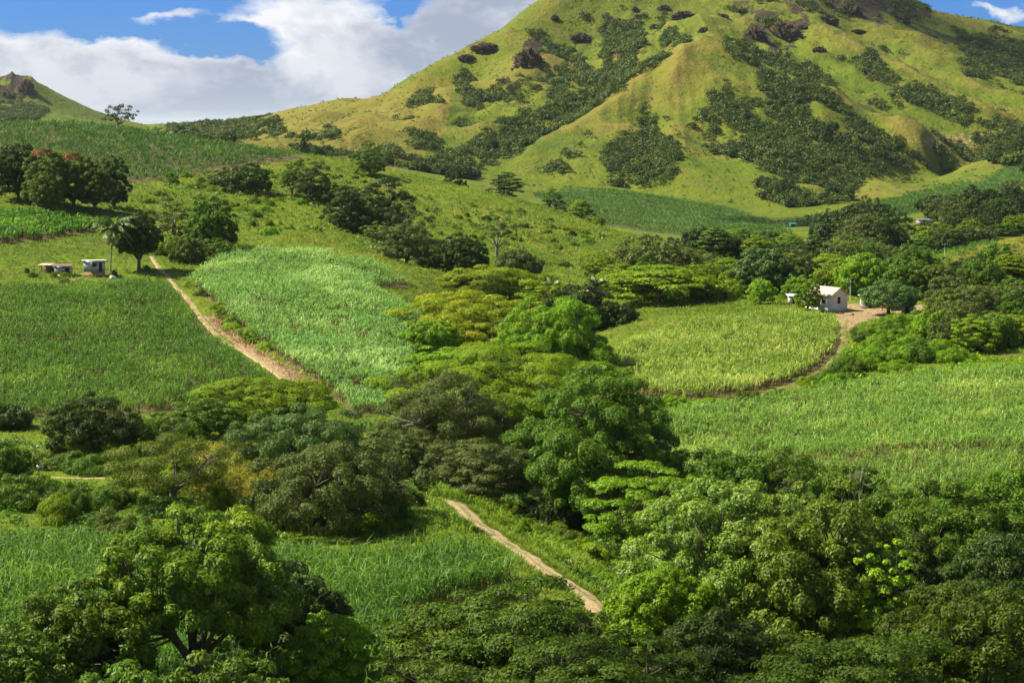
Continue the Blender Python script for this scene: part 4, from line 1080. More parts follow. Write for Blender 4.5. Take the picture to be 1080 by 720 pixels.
tone = np.clip(.45 + fbm(p[:, 0] / 22, p[:, 1] / 22, 3, 91) * .8 + g.normal(size=len(p)) * .15, 0, 1)
sc_ = np.clip(rr / 600, .38, .8) * g.uniform(.6, 1.3, len(p))
M_ = Mesh()
for mi, sel in ((0, dv <= .45), (1, dv > .45)):
    blades(M_, p[sel], sc_[sel] * .25, sc_[sel] * (1.05 + .35 * mi), sc_[sel] * .20, g, 6, tone[sel], .3, seg=1, mat=mi, h0=(0, .3), droop=.5)
tag(M_.build('rough_grass', [GR, GD]), 'rough green and straw coloured grass on the slopes', 'grass', kind='stuff')
# tall yellow grass on the bank
yz = front & zone([(195, 478), (335, 478), (345, 520), (300, 548), (200, 530)], 168, 225)
p, rr, g = area_pts(yz, lambda q: q * 0 + 2.2, 302); kk = g.uniform(0, 1, len(p)) < np.clip(.55 + 1.4 * fbm(p[:, 0] / 6, p[:, 1] / 6, 3, 77), 0, 1); p = p[kk]
M_ = Mesh(); blades(M_, p, np.full(len(p), 1.0), np.full(len(p), 1.9), .07, g, 12, np.clip(.5 + g.normal(size=len(p)) * .3, 0, 1), .3, mat=0)
tag(M_.build('tall_grass', [GD]), 'tall yellow seeding grass on the bank between the feathery tree and the large dark one', 'grass', kind='stuff')
yz = front & (zone([(440, 500), (478, 520), (505, 555), (530, 590), (500, 600), (440, 590), (425, 540)], 140, 205) | zone([(478, 510), (560, 545), (640, 610), (700, 640), (660, 640), (600, 600), (540, 560), (492, 532)], 130, 200))
p, rr, g = area_pts(yz & (blur(dirt + Z['track'], 2) < .2), lambda q: q * 0 + 2.0, 303); kk = dist_to([LINES[0]], p[:, 0], p[:, 1]) > 2.6; p = p[kk]
M_ = Mesh(); blades(M_, p, np.full(len(p), .5), np.full(len(p), 1.1), .07, g, 11, np.clip(.4 + g.normal(size=len(p)) * .3, 0, 1), .35, mat=0)
tag(M_.build('tall_grass', [GR]), 'tall green grass on both banks of the dirt track', 'grass', kind='stuff')
# herbs: broad leaved ground cover, dark among the grass
def herb(mask, den, seed, size, lab, mat=GL, npl=10):
    p, rr, g = area_pts(mask, lambda q: q * 0 + den, seed)
    kp = (fbm(p[:, 0] / 8, p[:, 1] / 8, 3, seed) > -.05) & (dist_to([LINES[0]], p[:, 0], p[:, 1]) > 2.6) & (dist_to([LINES[2]], p[:, 0], p[:, 1] + 1.5) > 2.4); p = p[kp]; n_ = len(p)
    idx = np.repeat(np.arange(n_), npl); s_ = size * g.uniform(.5, 1.4, n_)
    c = p[idx] + unit(g.normal(size=(len(idx), 3))) * s_[idx][:, None] * np.array([.6, .6, .35]); c[:, 2] += s_[idx] * .3
    nr_ = unit(g.normal(size=(len(idx), 3)) * .5 + np.array([0, 0, .8]))
    M_ = Mesh(); M_.leaves(c, nr_, size * .55, size * .3, g, .2, np.clip(.4 + g.normal(size=n_) * .25, 0, 1)[idx])
    tag(M_.build('undergrowth', [mat]), lab, 'undergrowth', kind='stuff')
herb(zone([(-20, 442), (300, 438), (480, 450), (500, 520), (450, 585), (-20, 578)], 155, 240) & notf, .9, 311, .75, 'leafy undergrowth on the green bank')
herb(zone([(890, 345), (1080, 325), (1080, 395), (860, 410)], 262, 380) & notf, .8, 312, .95, 'bright leafy undergrowth below the farmyard', LM['bright'])
herb(zone([(480, 500), (700, 480), (720, 640), (640, 640)], 130, 260) & notf, .8, 313, .8, 'undergrowth along the stream')
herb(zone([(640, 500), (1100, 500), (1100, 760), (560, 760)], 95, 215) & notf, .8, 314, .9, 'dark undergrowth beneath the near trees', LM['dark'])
herb(zone([(100, 190), (330, 170), (700, 262), (640, 290), (480, 285), (330, 250), (120, 240)], 400, 620) & notf, .05, 315, 1.6, 'tufts of leafy herbs scattered over the grassy hill')
herb(zone([(680, 262), (1080, 255), (1080, 330), (640, 330)], 380, 700) & notf, .12, 316, 1.7, 'leafy scrub on the valley floor')
# bleached stubble along the track
p, rr, g = area_pts(Z['slash'] & front, lambda q: q * 0 + 5.0, 321)
M_ = Mesh(); blades(M_, p, np.full(len(p), .35), np.full(len(p), 1.3), .10, g, 4, g.uniform(0, 1, len(p)), .4, seg=1, h0=(0, .6), droop=1.0)
tag(M_.build('cane_trash', [leaf_mat('bleached_trash', (0.22, 0.12, 0.065), (0.36, 0.22, 0.12), (0.50, 0.34, 0.20), .8, .1, .1)]), 'bleached cut cane leaves heaped along the track', 'cane trash', kind='stuff')
# tufts on the crown and the verges of the near track
g = np.random.default_rng(331); q = np.array(LINES[0]); sg_ = np.hypot(*np.diff(q, axis=0).T); cl_ = np.concatenate([[0], np.cumsum(sg_)])
u = g.uniform(0, cl_[-1], 1500); off = np.where(g.uniform(0, 1, 1500) < .22, g.normal(size=1500) * .13, np.sign(g.normal(size=1500)) * (1.25 + np.abs(g.normal(size=1500)) * .45))
X_ = np.interp(u, cl_, q[:, 0]); Y_ = np.interp(u, cl_, q[:, 1]); dd_ = unit(np.stack([np.interp(u + .5, cl_, q[:, 0]) - np.interp(u - .5, cl_, q[:, 0]), np.interp(u + .5, cl_, q[:, 1]) - np.interp(u - .5, cl_, q[:, 1])], -1))
X_ = X_ - dd_[:, 1] * off; Y_ = Y_ + dd_[:, 0] * off
kk = (fbm(X_ / 1.5, Y_ / 1.5, 2, 88) > -.1); p = np.stack([X_, Y_, hz(X_, Y_)], -1)[kk]; hh_ = np.where(np.abs(off[kk]) < .6, .16, .55)
M_ = Mesh(); blades(M_, p, hh_ * .3, hh_ * 1.3, .05, g, 9, g.uniform(.2, .9, len(p)), .12, seg=1, h0=(0, .3), droop=.6)
tag(M_.build('verge_grass', [GR]), 'grass tufts along the verges and middle of the near dirt track', 'grass', kind='stuff')
print('grass', time.time() - T0)

# mountain woods
WOODS = [([(640, 33), (678, 24), (684, 45), (670, 70), (650, 80), (634, 62)], .9), ([(590, 60), (612, 60), (626, 82), (650, 80), (702, 58), (724, 64), (718, 77), (680, 103), (640, 125), (600, 147), (560, 167), (520, 184), (480, 192), (446, 184), (462, 166), (496, 152), (528, 130), (570, 122), (582, 100)], .95),
         ([(517, 86), (550, 83), (558, 98), (545, 110), (522, 104)], 1.0), ([(478, 84), (494, 86), (508, 106), (498, 114), (484, 100)], .9), ([(430, 108), (452, 100), (466, 112), (452, 140), (436, 150), (428, 130)], .4), ([(380, 158), (470, 150), (480, 195), (400, 185)], .32),
         ([(694, 26), (740, 38), (780, 48), (815, 60), (850, 70), (880, 90), (896, 112), (884, 113), (850, 99), (810, 83), (780, 71), (747, 57), (722, 60), (698, 50)], 1.05),
         ([(742, 96), (775, 86), (812, 100), (845, 112), (880, 125), (915, 140), (960, 136), (990, 145), (1004, 158), (985, 172), (930, 182), (900, 195), (882, 208), (850, 194), (815, 167), (780, 150), (745, 137), (738, 115)], .8),
         ([(640, 150), (680, 138), (716, 138), (727, 155), (714, 178), (702, 203), (640, 200), (634, 175)], .85), ([(720, 130), (790, 148), (850, 190), (880, 205), (860, 208), (800, 180), (730, 150)], .55),
         ([(898, 52), (935, 73), (970, 92), (1000, 107), (1040, 119), (1085, 135), (1085, 150), (1040, 137), (990, 123), (950, 102), (905, 80)], .9), ([(1012, 38), (1050, 33), (1090, 52), (1090, 95), (1050, 84), (1016, 76)], .95),
         ([(780, -20), (870, -25), (960, 0), (985, 18), (930, 30), (860, 20), (800, 10)], .5), ([(640, -10), (720, -30), (760, -10), (700, 20), (640, 20)], .25), ([(930, 150), (1085, 135), (1085, 165), (1000, 175), (940, 178)], .5),
         ([(178, 136), (240, 131), (290, 125), (296, 142), (240, 150), (190, 148)], .8), ([(-20, 95), (20, 92), (52, 112), (40, 128), (-20, 130)], .6), ([(600, 150), (640, 140), (640, 170), (590, 185), (560, 185)], .25),
         ([(790, 192), (900, 190), (890, 222), (830, 226)], .6), ([(540, 40), (570, 40), (600, 60), (590, 100), (560, 110), (552, 75)], .28), ([(300, 150), (345, 138), (400, 160), (400, 175), (320, 165)], .35),
         ([(850, 40), (960, 90), (940, 110), (860, 70)], .15), ([(760, 100), (740, 60), (690, 110), (700, 130)], .2), ([(1040, 150), (1090, 140), (1090, 165), (1050, 170)], .7)]
wm = np.zeros(GZ.shape)
for poly_, dn in WOODS:
    wm = np.maximum(wm, zone(poly_, 1060, 2600) * dn)
wm = blur(wm, 14)
p, rr, g = area_pts(front & (r > 1070) & (r < 2500) & (np.abs(tt) < .31), lambda q: q * 0 + .105, 401)
wv = bilin(wm, LR, TH, np.log(rr), np.arctan2(p[:, 0], p[:, 1]))
cv_ = np.clip(bilin(conc, LR, TH, np.log(rr), np.arctan2(p[:, 0], p[:, 1])), -4, 4)
wv = wv * (.90 + .11 * cv_) + .05 * np.clip(cv_, 0, 3)
nn = fbm(p[:, 0] / 45, p[:, 1] / 45, 3, 55); n2_ = fbm(p[:, 0] / 160, p[:, 1] / 160, 2, 56)
nn = nn + .55 * fbm(p[:, 0] / 14, p[:, 1] / 14, 2, 57)
keepm = (wv + nn * .60 > .42 + g.uniform(-.15, .15, len(p))) & (wv > .06) | (g.uniform(0, 1, len(p)) < .035 + .045 * np.clip(cv_, 0, 3) + .08 * np.clip(nn + n2_, 0, 1))
inw = (wv + nn * .6 > .40) & (wv > .06)
cf_ = bilin(cane_m, LR, TH, np.log(rr), np.arctan2(p[:, 0], p[:, 1]))
rl_ = []
for ln in RIDGES[:3]:
    rl_.append([(a[2] * math.sin(float(ang(a[0], a[1])[0])), a[2] * math.cos(float(ang(a[0], a[1])[0]))) for a in ln])
keepm &= dist_to(rl_, p[:, 0], p[:, 1]) > 13 + 6 * nn
keepm &= (cf_ < .3) & (bilin(rock, LR, TH, np.log(rr), np.arctan2(p[:, 0], p[:, 1])) < .55)
p, rr, inw = p[keepm], rr[keepm], inw[keepm]
size = np.where(inw, g.uniform(3.2, 6.8, len(p)) * (1 + .25 * fbm(p[:, 0] / 60, p[:, 1] / 60, 2, 58)), g.uniform(.7, 2.6, len(p)))
vis_px = size / rr
# the ones that show largest stand as trees of their own
px_, py_ = proj(p[:, 0], p[:, 1], p[:, 2])
inframe = (px_ > -5) & (px_ < 1085) & (py_ > -5)
def seen(P3, k=60, lift=4.0):
    rr0 = np.hypot(P3[:, 0], P3[:, 1]); th = np.arctan2(P3[:, 0], P3[:, 1]); tq = (P3[:, 2] + lift - CAMZ) / rr0
    ok = np.ones(len(P3), bool)
    for f_ in np.linspace(math.log(300), 0, k, endpoint=False)[::-1]:
        pass
    for q in np.geomspace(250, 2400, 110):
        v_ = bilin(_VT, LR, TH, np.full(len(P3), math.log(q)), th)
        ok &= ~((q < rr0 * .985) & (v_ > tq))
    return ok
vis = inframe & seen(p)
order = np.argsort(-np.where(vis & inw, vis_px, 0))[:150]
ind = np.zeros(len(p), bool); ind[order] = True
lab_g = [('dark tree in the woods filling the gully left of the pointed spur', 'trees in the gully woods of the mountain')]
protos = []
for k_ in range(4):
    protos.append(raw_tree('round' if k_ < 3 else 'umbrella', 7.0, 6.0, .8, .95, ('dark', 'dark', 'dark', 'grey')[k_], 900 + k_, twigs=False))
nused = [0] * 4
for q in order:
    k_ = int(g.integers(0, 4)); s_ = size[q] / 7.0
    loc = (float(p[q, 0]), float(p[q, 1]), float(p[q, 2]) - .3); rz_ = float(g.uniform(0, 6.28)); scv = (s_, s_, s_ * float(g.uniform(.8, 1.15)))
    if nused[k_] == 0:
        o = protos[k_]; o.location = loc; o.rotation_euler = (0, 0, rz_); o.scale = scv
    else: o = copy_tree(protos[k_], loc, rz_, scv)
    nused[k_] += 1
    o.name = 'woodland_tree'
    a_px = px_[q]
    if a_px < 320: lb, gp = 'small tree of the wood on the low ridge beyond the upper cane field', 'trees on the low ridge beyond the upper cane field'
    elif a_px < 735: lb, gp = 'small dark tree in the mountain woods below the steep grassy flank', 'trees in the woods on the steep flank of the mountain'
    else: lb, gp = 'small dark tree in the mountain woods between the long spurs', 'trees in the woods between the long spurs of the mountain'
    tag(o, lb, 'tree', gp)
rest = ~ind
pr, sz, iw = p[rest], size[rest], inw[rest]
M_ = Mesh()
nl = 64
idx = np.repeat(np.arange(len(pr)), np.where(iw, nl, 34)); n_ = len(idx)
d = unit(g.normal(size=(n_, 3))); d[:, 2] = np.abs(d[:, 2]) * 1.0 - .25 * (g.uniform(0, 1, n_) < .4)
lobe = 1 + .25 * np.sin(np.arctan2(d[:, 1], d[:, 0]) * 3 + idx * 1.3) + .15 * np.sin(d[:, 2] * 7 + idx)
c = pr[idx] + d * (sz[idx] * .5 * lobe * g.uniform(.75, 1.05, n_))[:, None] * np.array([1, 1, .85]); c[:, 2] += sz[idx] * .33
M_.leaves(c, unit(d + g.normal(size=(n_, 3)) * .45), np.clip(sz[idx] * .24, .5, 1.5), np.clip(sz[idx] * .15, .35, .9), g, .2, np.clip(.3 + g.normal(size=len(pr)) * .3, 0, 1)[idx], 0)
mi = (g.uniform(0, 1, len(pr)) * 3).astype(int)
M_.m[-1] = mi[idx].astype(np.int32)
tag(M_.build('mountain_woods', [LM['dark'], LM['dark'], LM['grey']]), 'woods and scattered scrub over the mountain and its gullies', 'woods', kind='stuff')
print('woods', len(pr), vis.sum(), time.time() - T0)

# ------------------------------------------------------------------ buildings
WHITE = plain_mat('white_wall', (.60, .58, .52), (.72, .70, .65), 1.2, .8)
RUST = plain_mat('rusty_sheet_roof', (.42, .25, .18), (.66, .52, .45), 1.4, .7, .2)
TIN = plain_mat('tin_sheet', (.24, .27, .31), (.40, .43, .47), 1.5, .45, .1, .5, .3)
TINW = plain_mat('white_sheet', (.50, .51, .53), (.68, .68, .68), 1.5, .5)
DARK = plain_mat('dark_opening', (.012, .012, .014), (.03, .028, .026), 3, .6)
WOOD = plain_mat('weathered_timber', (.13, .085, .05), (.24, .17, .11), 5, .85)
BRICK = plain_mat('brown_block', (.24, .12, .07), (.38, .22, .14), 3, .9)
PINK = plain_mat('pink_wall', (.50, .33, .26), (.62, .45, .36), 1.5, .85)
TEAL = plain_mat('teal_sheet', (.05, .30, .32), (.09, .40, .42), 1.5, .6)
CONC = plain_mat('pale_concrete', (.52, .50, .46), (.70, .68, .63), 3, .8)


def bx(name, mat, par, *b):
    m = Mesh()
    for q in (b if isinstance(b[0], (tuple, list)) else (b,)): m.box(*q)
    return m.build(name, mat, par)


def gable_house(loc, rz, L, Wd, wall, apex, wallm, roofm, label, cat='house', name='farmhouse'):
    o = empty(name, loc, rz)
    m = Mesh()           # walls with gables, ridge along X, gable end at -X facing out
    hl, hw = L / 2, Wd / 2
    m.add([(-hl, -hw, -.5), (hl, -hw, -.5), (hl, hw, -.5), (-hl, hw, -.5), (-hl, -hw, wall), (hl, -hw, wall), (hl, hw, wall), (-hl, hw, wall)],
          [(0, 1, 5, 4), (1, 2, 6, 5), (2, 3, 7, 6), (3, 0, 4, 7)])
    for x in (-hl, hl): m.add([(x, -hw, wall), (x, hw, wall), (x, 0.01, apex), (x, -.01, apex)], [(0, 1, 2, 3)])
    w_ = m.build('wall', wallm, o)
    m = Mesh(); ov, th = .38, .07
    sl_ = (apex - wall) / hw
    for sg in (-1, 1):
        y0, z0 = sg * (hw + ov), wall - sl_ * ov + .03
        v = []
        n_ = 26
        for k in range(n_ + 1):
            x = -hl - ov + (L + 2 * ov) * k / n_; rp = .025 * (k % 2)
            v += [(x, y0, z0 + rp), (x, 0, apex + .04 + rp), (x, y0, z0 + rp + th), (x, 0, apex + .04 + rp + th)]
        f = []
        for k in range(n_):
            a = k * 4; f += [(a, a + 4, a + 5, a + 1), (a + 2, a + 3, a + 7, a + 6), (a, a + 2, a + 6, a + 4)]
        f += [(0, 1, 3, 2), (n_ * 4, n_ * 4 + 2, n_ * 4 + 3, n_ * 4 + 1)]
        m.add(v, f)
    m.build('roof', roofm, o)
    bx('base_course', CONC, o, -hl - .04, hl + .04, -hw - .04, hw + .04, -.6, .28)
    return o, w_


x, y, z = xyz(872, 368)
hs, hw_ = gable_house((x, y, z + .15), math.radians(90 + 38), 6.4, 4.6, 2.75, 4.05, WHITE, RUST, '')
tag(hs, 'small white house with a rusty gabled roof at the top of the oval cane field', 'house')
def window(par, x0, x1, y0, y1, z0, z1, axis):
    f = bx('window', WOOD, par, (x0, x1, y0, y1, z0, z1))
    e = .07
    if axis == 'x':
        s_ = -1 if x0 < 0 else 1; xo = x0 if x0 < 0 else x1
        bx('pane', DARK, f, (min(xo, xo + s_ * .012), max(xo, xo + s_ * .012), y0 + e, y1 - e, z0 + e, z1 - e))
    else:
        s_ = -1 if y0 < 0 else 1; yo = y0 if y0 < 0 else y1
        bx('pane', DARK, f, (x0 + e, x1 - e, min(yo, yo + s_ * .012), max(yo, yo + s_ * .012), z0 + e, z1 - e))
for sx_ in (-1, 1):
    a, b = sorted((sx_ * 3.18, sx_ * 3.25)); window(hs, a, b, -.35, .45, 1.15, 2.35, 'x')
for sy_ in (-1, 1):
    a, b = sorted((sy_ * 2.28, sy_ * 2.36))
    window(hs, -1.9, -1.0, a, b, 1.2, 2.1, 'y'); window(hs, 1.2, 2.1, a, b, 1.2, 2.1, 'y')


def shed(name, px, rr, rz, W_, D_, hf, hb, wallm, roofm, label, cat, doorway=(-.5, .5), base=0.0, basem=BRICK, win=None, dz=0.0, posts=False):
    """lean-to roofed shed, front towards -Y"""
    x, y, z = xyz(px, rr); o = empty(name, (x, y, z + dz), rz)
    t_ = .08; w2, d2 = W_ / 2, D_ / 2
    m = Mesh()
    def pr(pts, zt):
        v = [(a, b, base) for a, b in pts] + [(a, b, q) for (a, b), q in zip(pts, zt)]
        m.add(v, [(0, 3, 2, 1), (4, 5, 6, 7), (0, 1, 5, 4), (1, 2, 6, 5), (2, 3, 7, 6), (3, 0, 4, 7)])
    hf_, hb_ = hf + base, hb + base
    if not posts:
        pr([(-w2, -d2), (doorway[0], -d2), (doorway[0], -d2 + t_), (-w2, -d2 + t_)], [hf_] * 4)
        pr([(doorway[1], -d2), (w2, -d2), (w2, -d2 + t_), (doorway[1], -d2 + t_)], [hf_] * 4)
        m.box(doorway[0], doorway[1], -d2, -d2 + t_, base + 1.75 if hf > 2 else base + hf * .8, hf_)
        for s_ in (-1, 1):
            a, b = sorted((s_ * w2, s_ * (w2 - t_)))
            pr([(a, -d2 + t_), (b, -d2 + t_), (b, d2 - t_), (a, d2 - t_)], [hf_, hf_, hb_, hb_])
    pr([(-w2, d2 - t_), (w2, d2 - t_), (w2, d2), (-w2, d2)], [hb_] * 4)
    m.build('wall', wallm, o)
    if posts:
        for a in (-w2 + .1, w2 - .1):
            bx('post', WOOD, o, a - .07, a + .07, -d2 + .05, -d2 + .19, -.3, hf_)
    m = Mesh(); n_ = 22; v = []
    for k in range(n_ + 1):
        xx = -w2 - .4 + (W_ + .8) * k / n_; rp = .02 * (k % 2)
        v += [(xx, -d2 - .5, hf_ + .03 - .04 + rp), (xx, d2 + .3, hb_ + .03 + rp), (xx, -d2 - .5, hf_ + .06 + rp), (xx, d2 + .3, hb_ + .10 + rp)]
    f = []
    for k in range(n_):
        a = k * 4; f += [(a, a + 4, a + 5, a + 1), (a + 2, a + 3, a + 7, a + 6), (a, a + 2, a + 6, a + 4), (a + 1, a + 5, a + 7, a + 3)]
    f += [(0, 1, 3, 2), (n_ * 4, n_ * 4 + 2, n_ * 4 + 3, n_ * 4 + 1)]
    m.add(v, f); m.build('roof', roofm, o)
    if base > .1: bx('base_course', basem, o, -w2 + .02, w2 - .02, -d2 + .03, d2 - .03, -.8, base - .003)
    if not posts: bx('doorway', DARK, o, doorway[0] + .003, doorway[1] - .003, -d2 + t_ + .003, -d2 + t_ + .04, base + .003, base + (1.75 if hf > 2 else hf * .8) - .003)  # near-black sheet fills the opening in place of the shade inside
    if win: window(o, win[0], win[1], -d2 - .04, -d2 - .002, base + 1.0, base + 1.7, 'y')
    return tag(o, label, cat)
shed('tin_hut', 100, 366, math.radians(9), 3.8, 2.8, 2.15, 2.0, TIN, TINW, 'grey tin hut with a flat overhanging roof beside the round dark mango tree', 'hut', doorway=(.9, 1.5), base=.75, win=(-.3, .55))
shed('lean_to_shed', 67, 367, math.radians(4), 2.9, 2.0, 1.5, 1.7, TIN, WOOD, 'low patched tin shed in the grass, smaller than the flat roofed hut', 'shed', doorway=(.5, 1.3), base=.15)
shed('animal_pen', 50, 369, math.radians(-8), 1.8, 1.6, 1.3, 1.45, WOOD, RUST, 'rickety timber pen next to the low tin shed', 'pen', posts=True)
shed('white_shed', 852, 371, math.radians(20), 2.6, 2.2, 1.7, 1.9, WHITE, TINW, 'low white lean-to almost hidden by the upright tree beside the house', 'shed')
shed('white_shed', 837, 376, math.radians(0), 1.9, 1.8, 1.5, 1.7, WHITE, TINW, 'tiny pale outhouse among the shrubs away from the house', 'shed', doorway=(-.3, .3))
shed('open_shed', 942, 368, math.radians(-6), 4.2, 3.0, 2.1, 2.4, PINK, TINW, 'open sided shed with a white roof behind the yard tree', 'shed', posts=True)
shed('white_shed', 917, 372, math.radians(10), 2.8, 2.4, 2.1, 2.3, TINW, TINW, 'white sheet metal shed behind the yard tree, nearest the house', 'shed')
shed('tin_shed', 958, 364, math.radians(-15), 2.2, 2.0, 1.7, 1.9, TIN, TIN, 'small grey tin shed at the end of the farmyard', 'shed', doorway=(-.4, .3))
shed('homestead', 972.5, 812, math.radians(8), 5.2, 4.0, 2.3, 2.5, PINK, TIN, 'far pink walled homestead with a grey roof among dark trees', 'house', doorway=(-.6, .3), dz=.6)
shed('open_shed', 1012, 815, math.radians(-5), 5.0, 3.0, 2.2, 2.5, WHITE, TINW, 'far white roofed shelter in the trees near the pink homestead', 'shed', posts=True, dz=1.2)
shed('teal_shed', 835, 862, math.radians(5), 2.6, 2.0, 1.3, 1.5, TEAL, TEAL, 'tiny teal painted shed at the edge of the blue green cane', 'shed', dz=.3)


def pole(px, rr, h, label):
    x, y, z = xyz(px, rr); o = empty('power_pole', (x, y, z))
    m = Mesh(); m.tube([(0, 0, -.5), (0, 0, h * .5), (0, 0, h)], [.07, .06, .05], 8); m.build('pole', CONC, o, smooth=True)
    bx('crossarm', WOOD, o, -.8, .8, -.06, .06, h - .5, h - .36)
    for a in (-.7, 0, .7):
        m = Mesh(); m.tube([(a, 0, h - .36), (a, 0, h - .25), (a, 0, h - .14)], [.04, .07, .04], 6); m.build('insulator', TINW, o)
    tag(o, label, 'power pole')
pole(1033.5, 790, 6.5, 'pale power pole standing below the far homestead wood')
pole(995.5, 585, 4.5, 'slender pale power pole at the top end of the ochre slope')
pole(897, 381, 4.2, 'white power pole between the house and the large rounded tree')
pole(842, 1000, 0.01 + 6, 'distant power pole at the edge of the far cane') if False else None

# white bundle, tank and yard bits
def lumpy(name, px, rr, sx_, sy_, sz_, mat, label, cat, seed=3, dz=0):
    x, y, z = xyz(px, rr); g = np.random.default_rng(seed)
    u = np.linspace(0, np.pi, 9); v_ = np.linspace(0, 2 * np.pi, 13)[:-1]
    P_ = np.array([[math.sin(a) * math.cos(b), math.sin(a) * math.sin(b), math.cos(a)] for a in u for b in v_])
    P_ *= (1 + .16 * np.sin(P_[:, 0:1] * 4 + seed) + .12 * np.cos(P_[:, 1:2] * 5 + P_[:, 2:3] * 3)) * np.array([sx_, sy_, sz_])
    f = [(i * 12 + j, (i + 1) * 12 + j, (i + 1) * 12 + (j + 1) % 12, i * 12 + (j + 1) % 12) for i in range(8) for j in range(12)]
    o = obj(name, P_ + [0, 0, sz_ * .7], np.array(f), mat, smooth=True); o.location = (x, y, z + dz); return tag(o, label, cat)
lumpy('sack', 119, 362, .62, .45, .42, TINW, 'white sack lying under the coconut palm', 'sack')
lumpy('boulder', 62, 364, .5, .4, .3, CONC, 'pale stone lying in front of the low tin shed', 'boulder', 5)
lumpy('boulder', 604, 158, .55, .4, .28, CONC, 'flat pale boulder at the mouth of the stream hollow', 'boulder', 6, 0)
lumpy('boulder', 899, 357, .5, .4, .25, BRICK, 'brown stone lying in the dirt yard', 'boulder', 8)


ROCKM = plain_mat('dark_rock', (.016, .014, .009), (.078, .060, .034), .3, .95, .8, .1, 0, 8)
def outcrop(px, py, w, h, label, seed, lean=0.0, up=.0):
    """craggy rock mass of w by h metres, most of it sunk in the slope"""
    q_ = hit(px, py, 1150)
    x, y = q_[0], q_[1]; z = float(hz(x, y)); n1_, n2_ = 34, 48
    u = np.linspace(0, np.pi * .62, n1_); v_ = np.linspace(0, 2 * np.pi, n2_ + 1)[:-1]
    P_ = np.array([[math.sin(a) * math.cos(b), math.sin(a) * math.sin(b), math.cos(a)] for a in u for b in v_])
    q = P_ * 2.6 + seed * 3.7
    n_ = np.abs(fbm(q[:, 0] + q[:, 2] * .7, q[:, 1] - q[:, 2] * .9, 4, seed)); st = np.floor((P_[:, 2] + .3 * gnoise(q[:, 0], q[:, 1], seed)) * 6) / 6
    k_ = 1.08 - n_ * 1.15 + .12 * gnoise(q[:, 0] * 3, q[:, 1] * 3 + q[:, 2], seed)
    V = P_ * k_[:, None] * np.array([w / 2, w * .38, h]); V[:, 2] = V[:, 2] * .6 + st * h * .4; V[:, 0] += V[:, 2] * lean
    f = np.array([(i_ * n2_ + j_, (i_ + 1) * n2_ + j_, (i_ + 1) * n2_ + (j_ + 1) % n2_, i_ * n2_ + (j_ + 1) % n2_) for i_ in range(n1_ - 1) for j_ in range(n2_)])
    o = obj('rock_outcrop', V, f, ROCKM); o.location = (x, y, float(z) - h * .3 + up); return tag(o, label, 'rock')
outcrop(557, 66, 26, 17, 'large dark brown rock outcrop standing in the steep grassy flank', 2)
outcrop(512, 52, 26, 7, 'flat rock ledge on the skyline of the steep flank', 3)
outcrop(492, 64, 16, 5, 'small rock ledge lower down the skyline of the steep flank', 4)
outcrop(612, 42, 22, 7, 'low rock band high on the flank above the large dark outcrop', 5)
outcrop(826, 42, 34, 19, 'broad dark cliff near the top above the long wooded band', 6)
outcrop(796, 40, 22, 13, 'rock face beside the broad dark cliff', 7)
outcrop(894, 14, 28, 12, 'dark rock knob just under the right end of the summit', 8)
outcrop(950, 22, 18, 9, 'rounded dark rock on the shoulder falling from the summit', 9)
outcrop(872, 22, 20, 8, 'rock ledge between the broad dark cliff and the dark rock knob', 10)
outcrop(652, 26, 18, 6, 'thin rock ledge near the top of the mountain', 11)
outcrop(722, 18, 24, 7, 'brown rock steps in the middle of the upper slope', 12)
outcrop(27, 96, 26, 20, 'dark pointed crag on the far peak at the edge of the valley', 13, .1)
outcrop(8, 103, 34, 12, 'dark rock shoulder next to the pointed crag', 14)
for k_, (a_x, a_y) in enumerate([(575, 75), (640, 38), (690, 30), (742, 34), (762, 18), (846, 30), (864, 54), (700, 12), (905, 34), (985, 40), (670, 12), (585, 22)]):
    if hit(a_x, a_y, 1150): outcrop(a_x, a_y, 7 + (k_ * 37 % 9), 3.0 + (k_ * 13 % 4), '', 40 + k_); o_ = COL.objects[-1]; o_['label'] = 'small dark rock jutting from the upper slope of the mountain'; o_['group'] = 'small rocks on the upper slope'
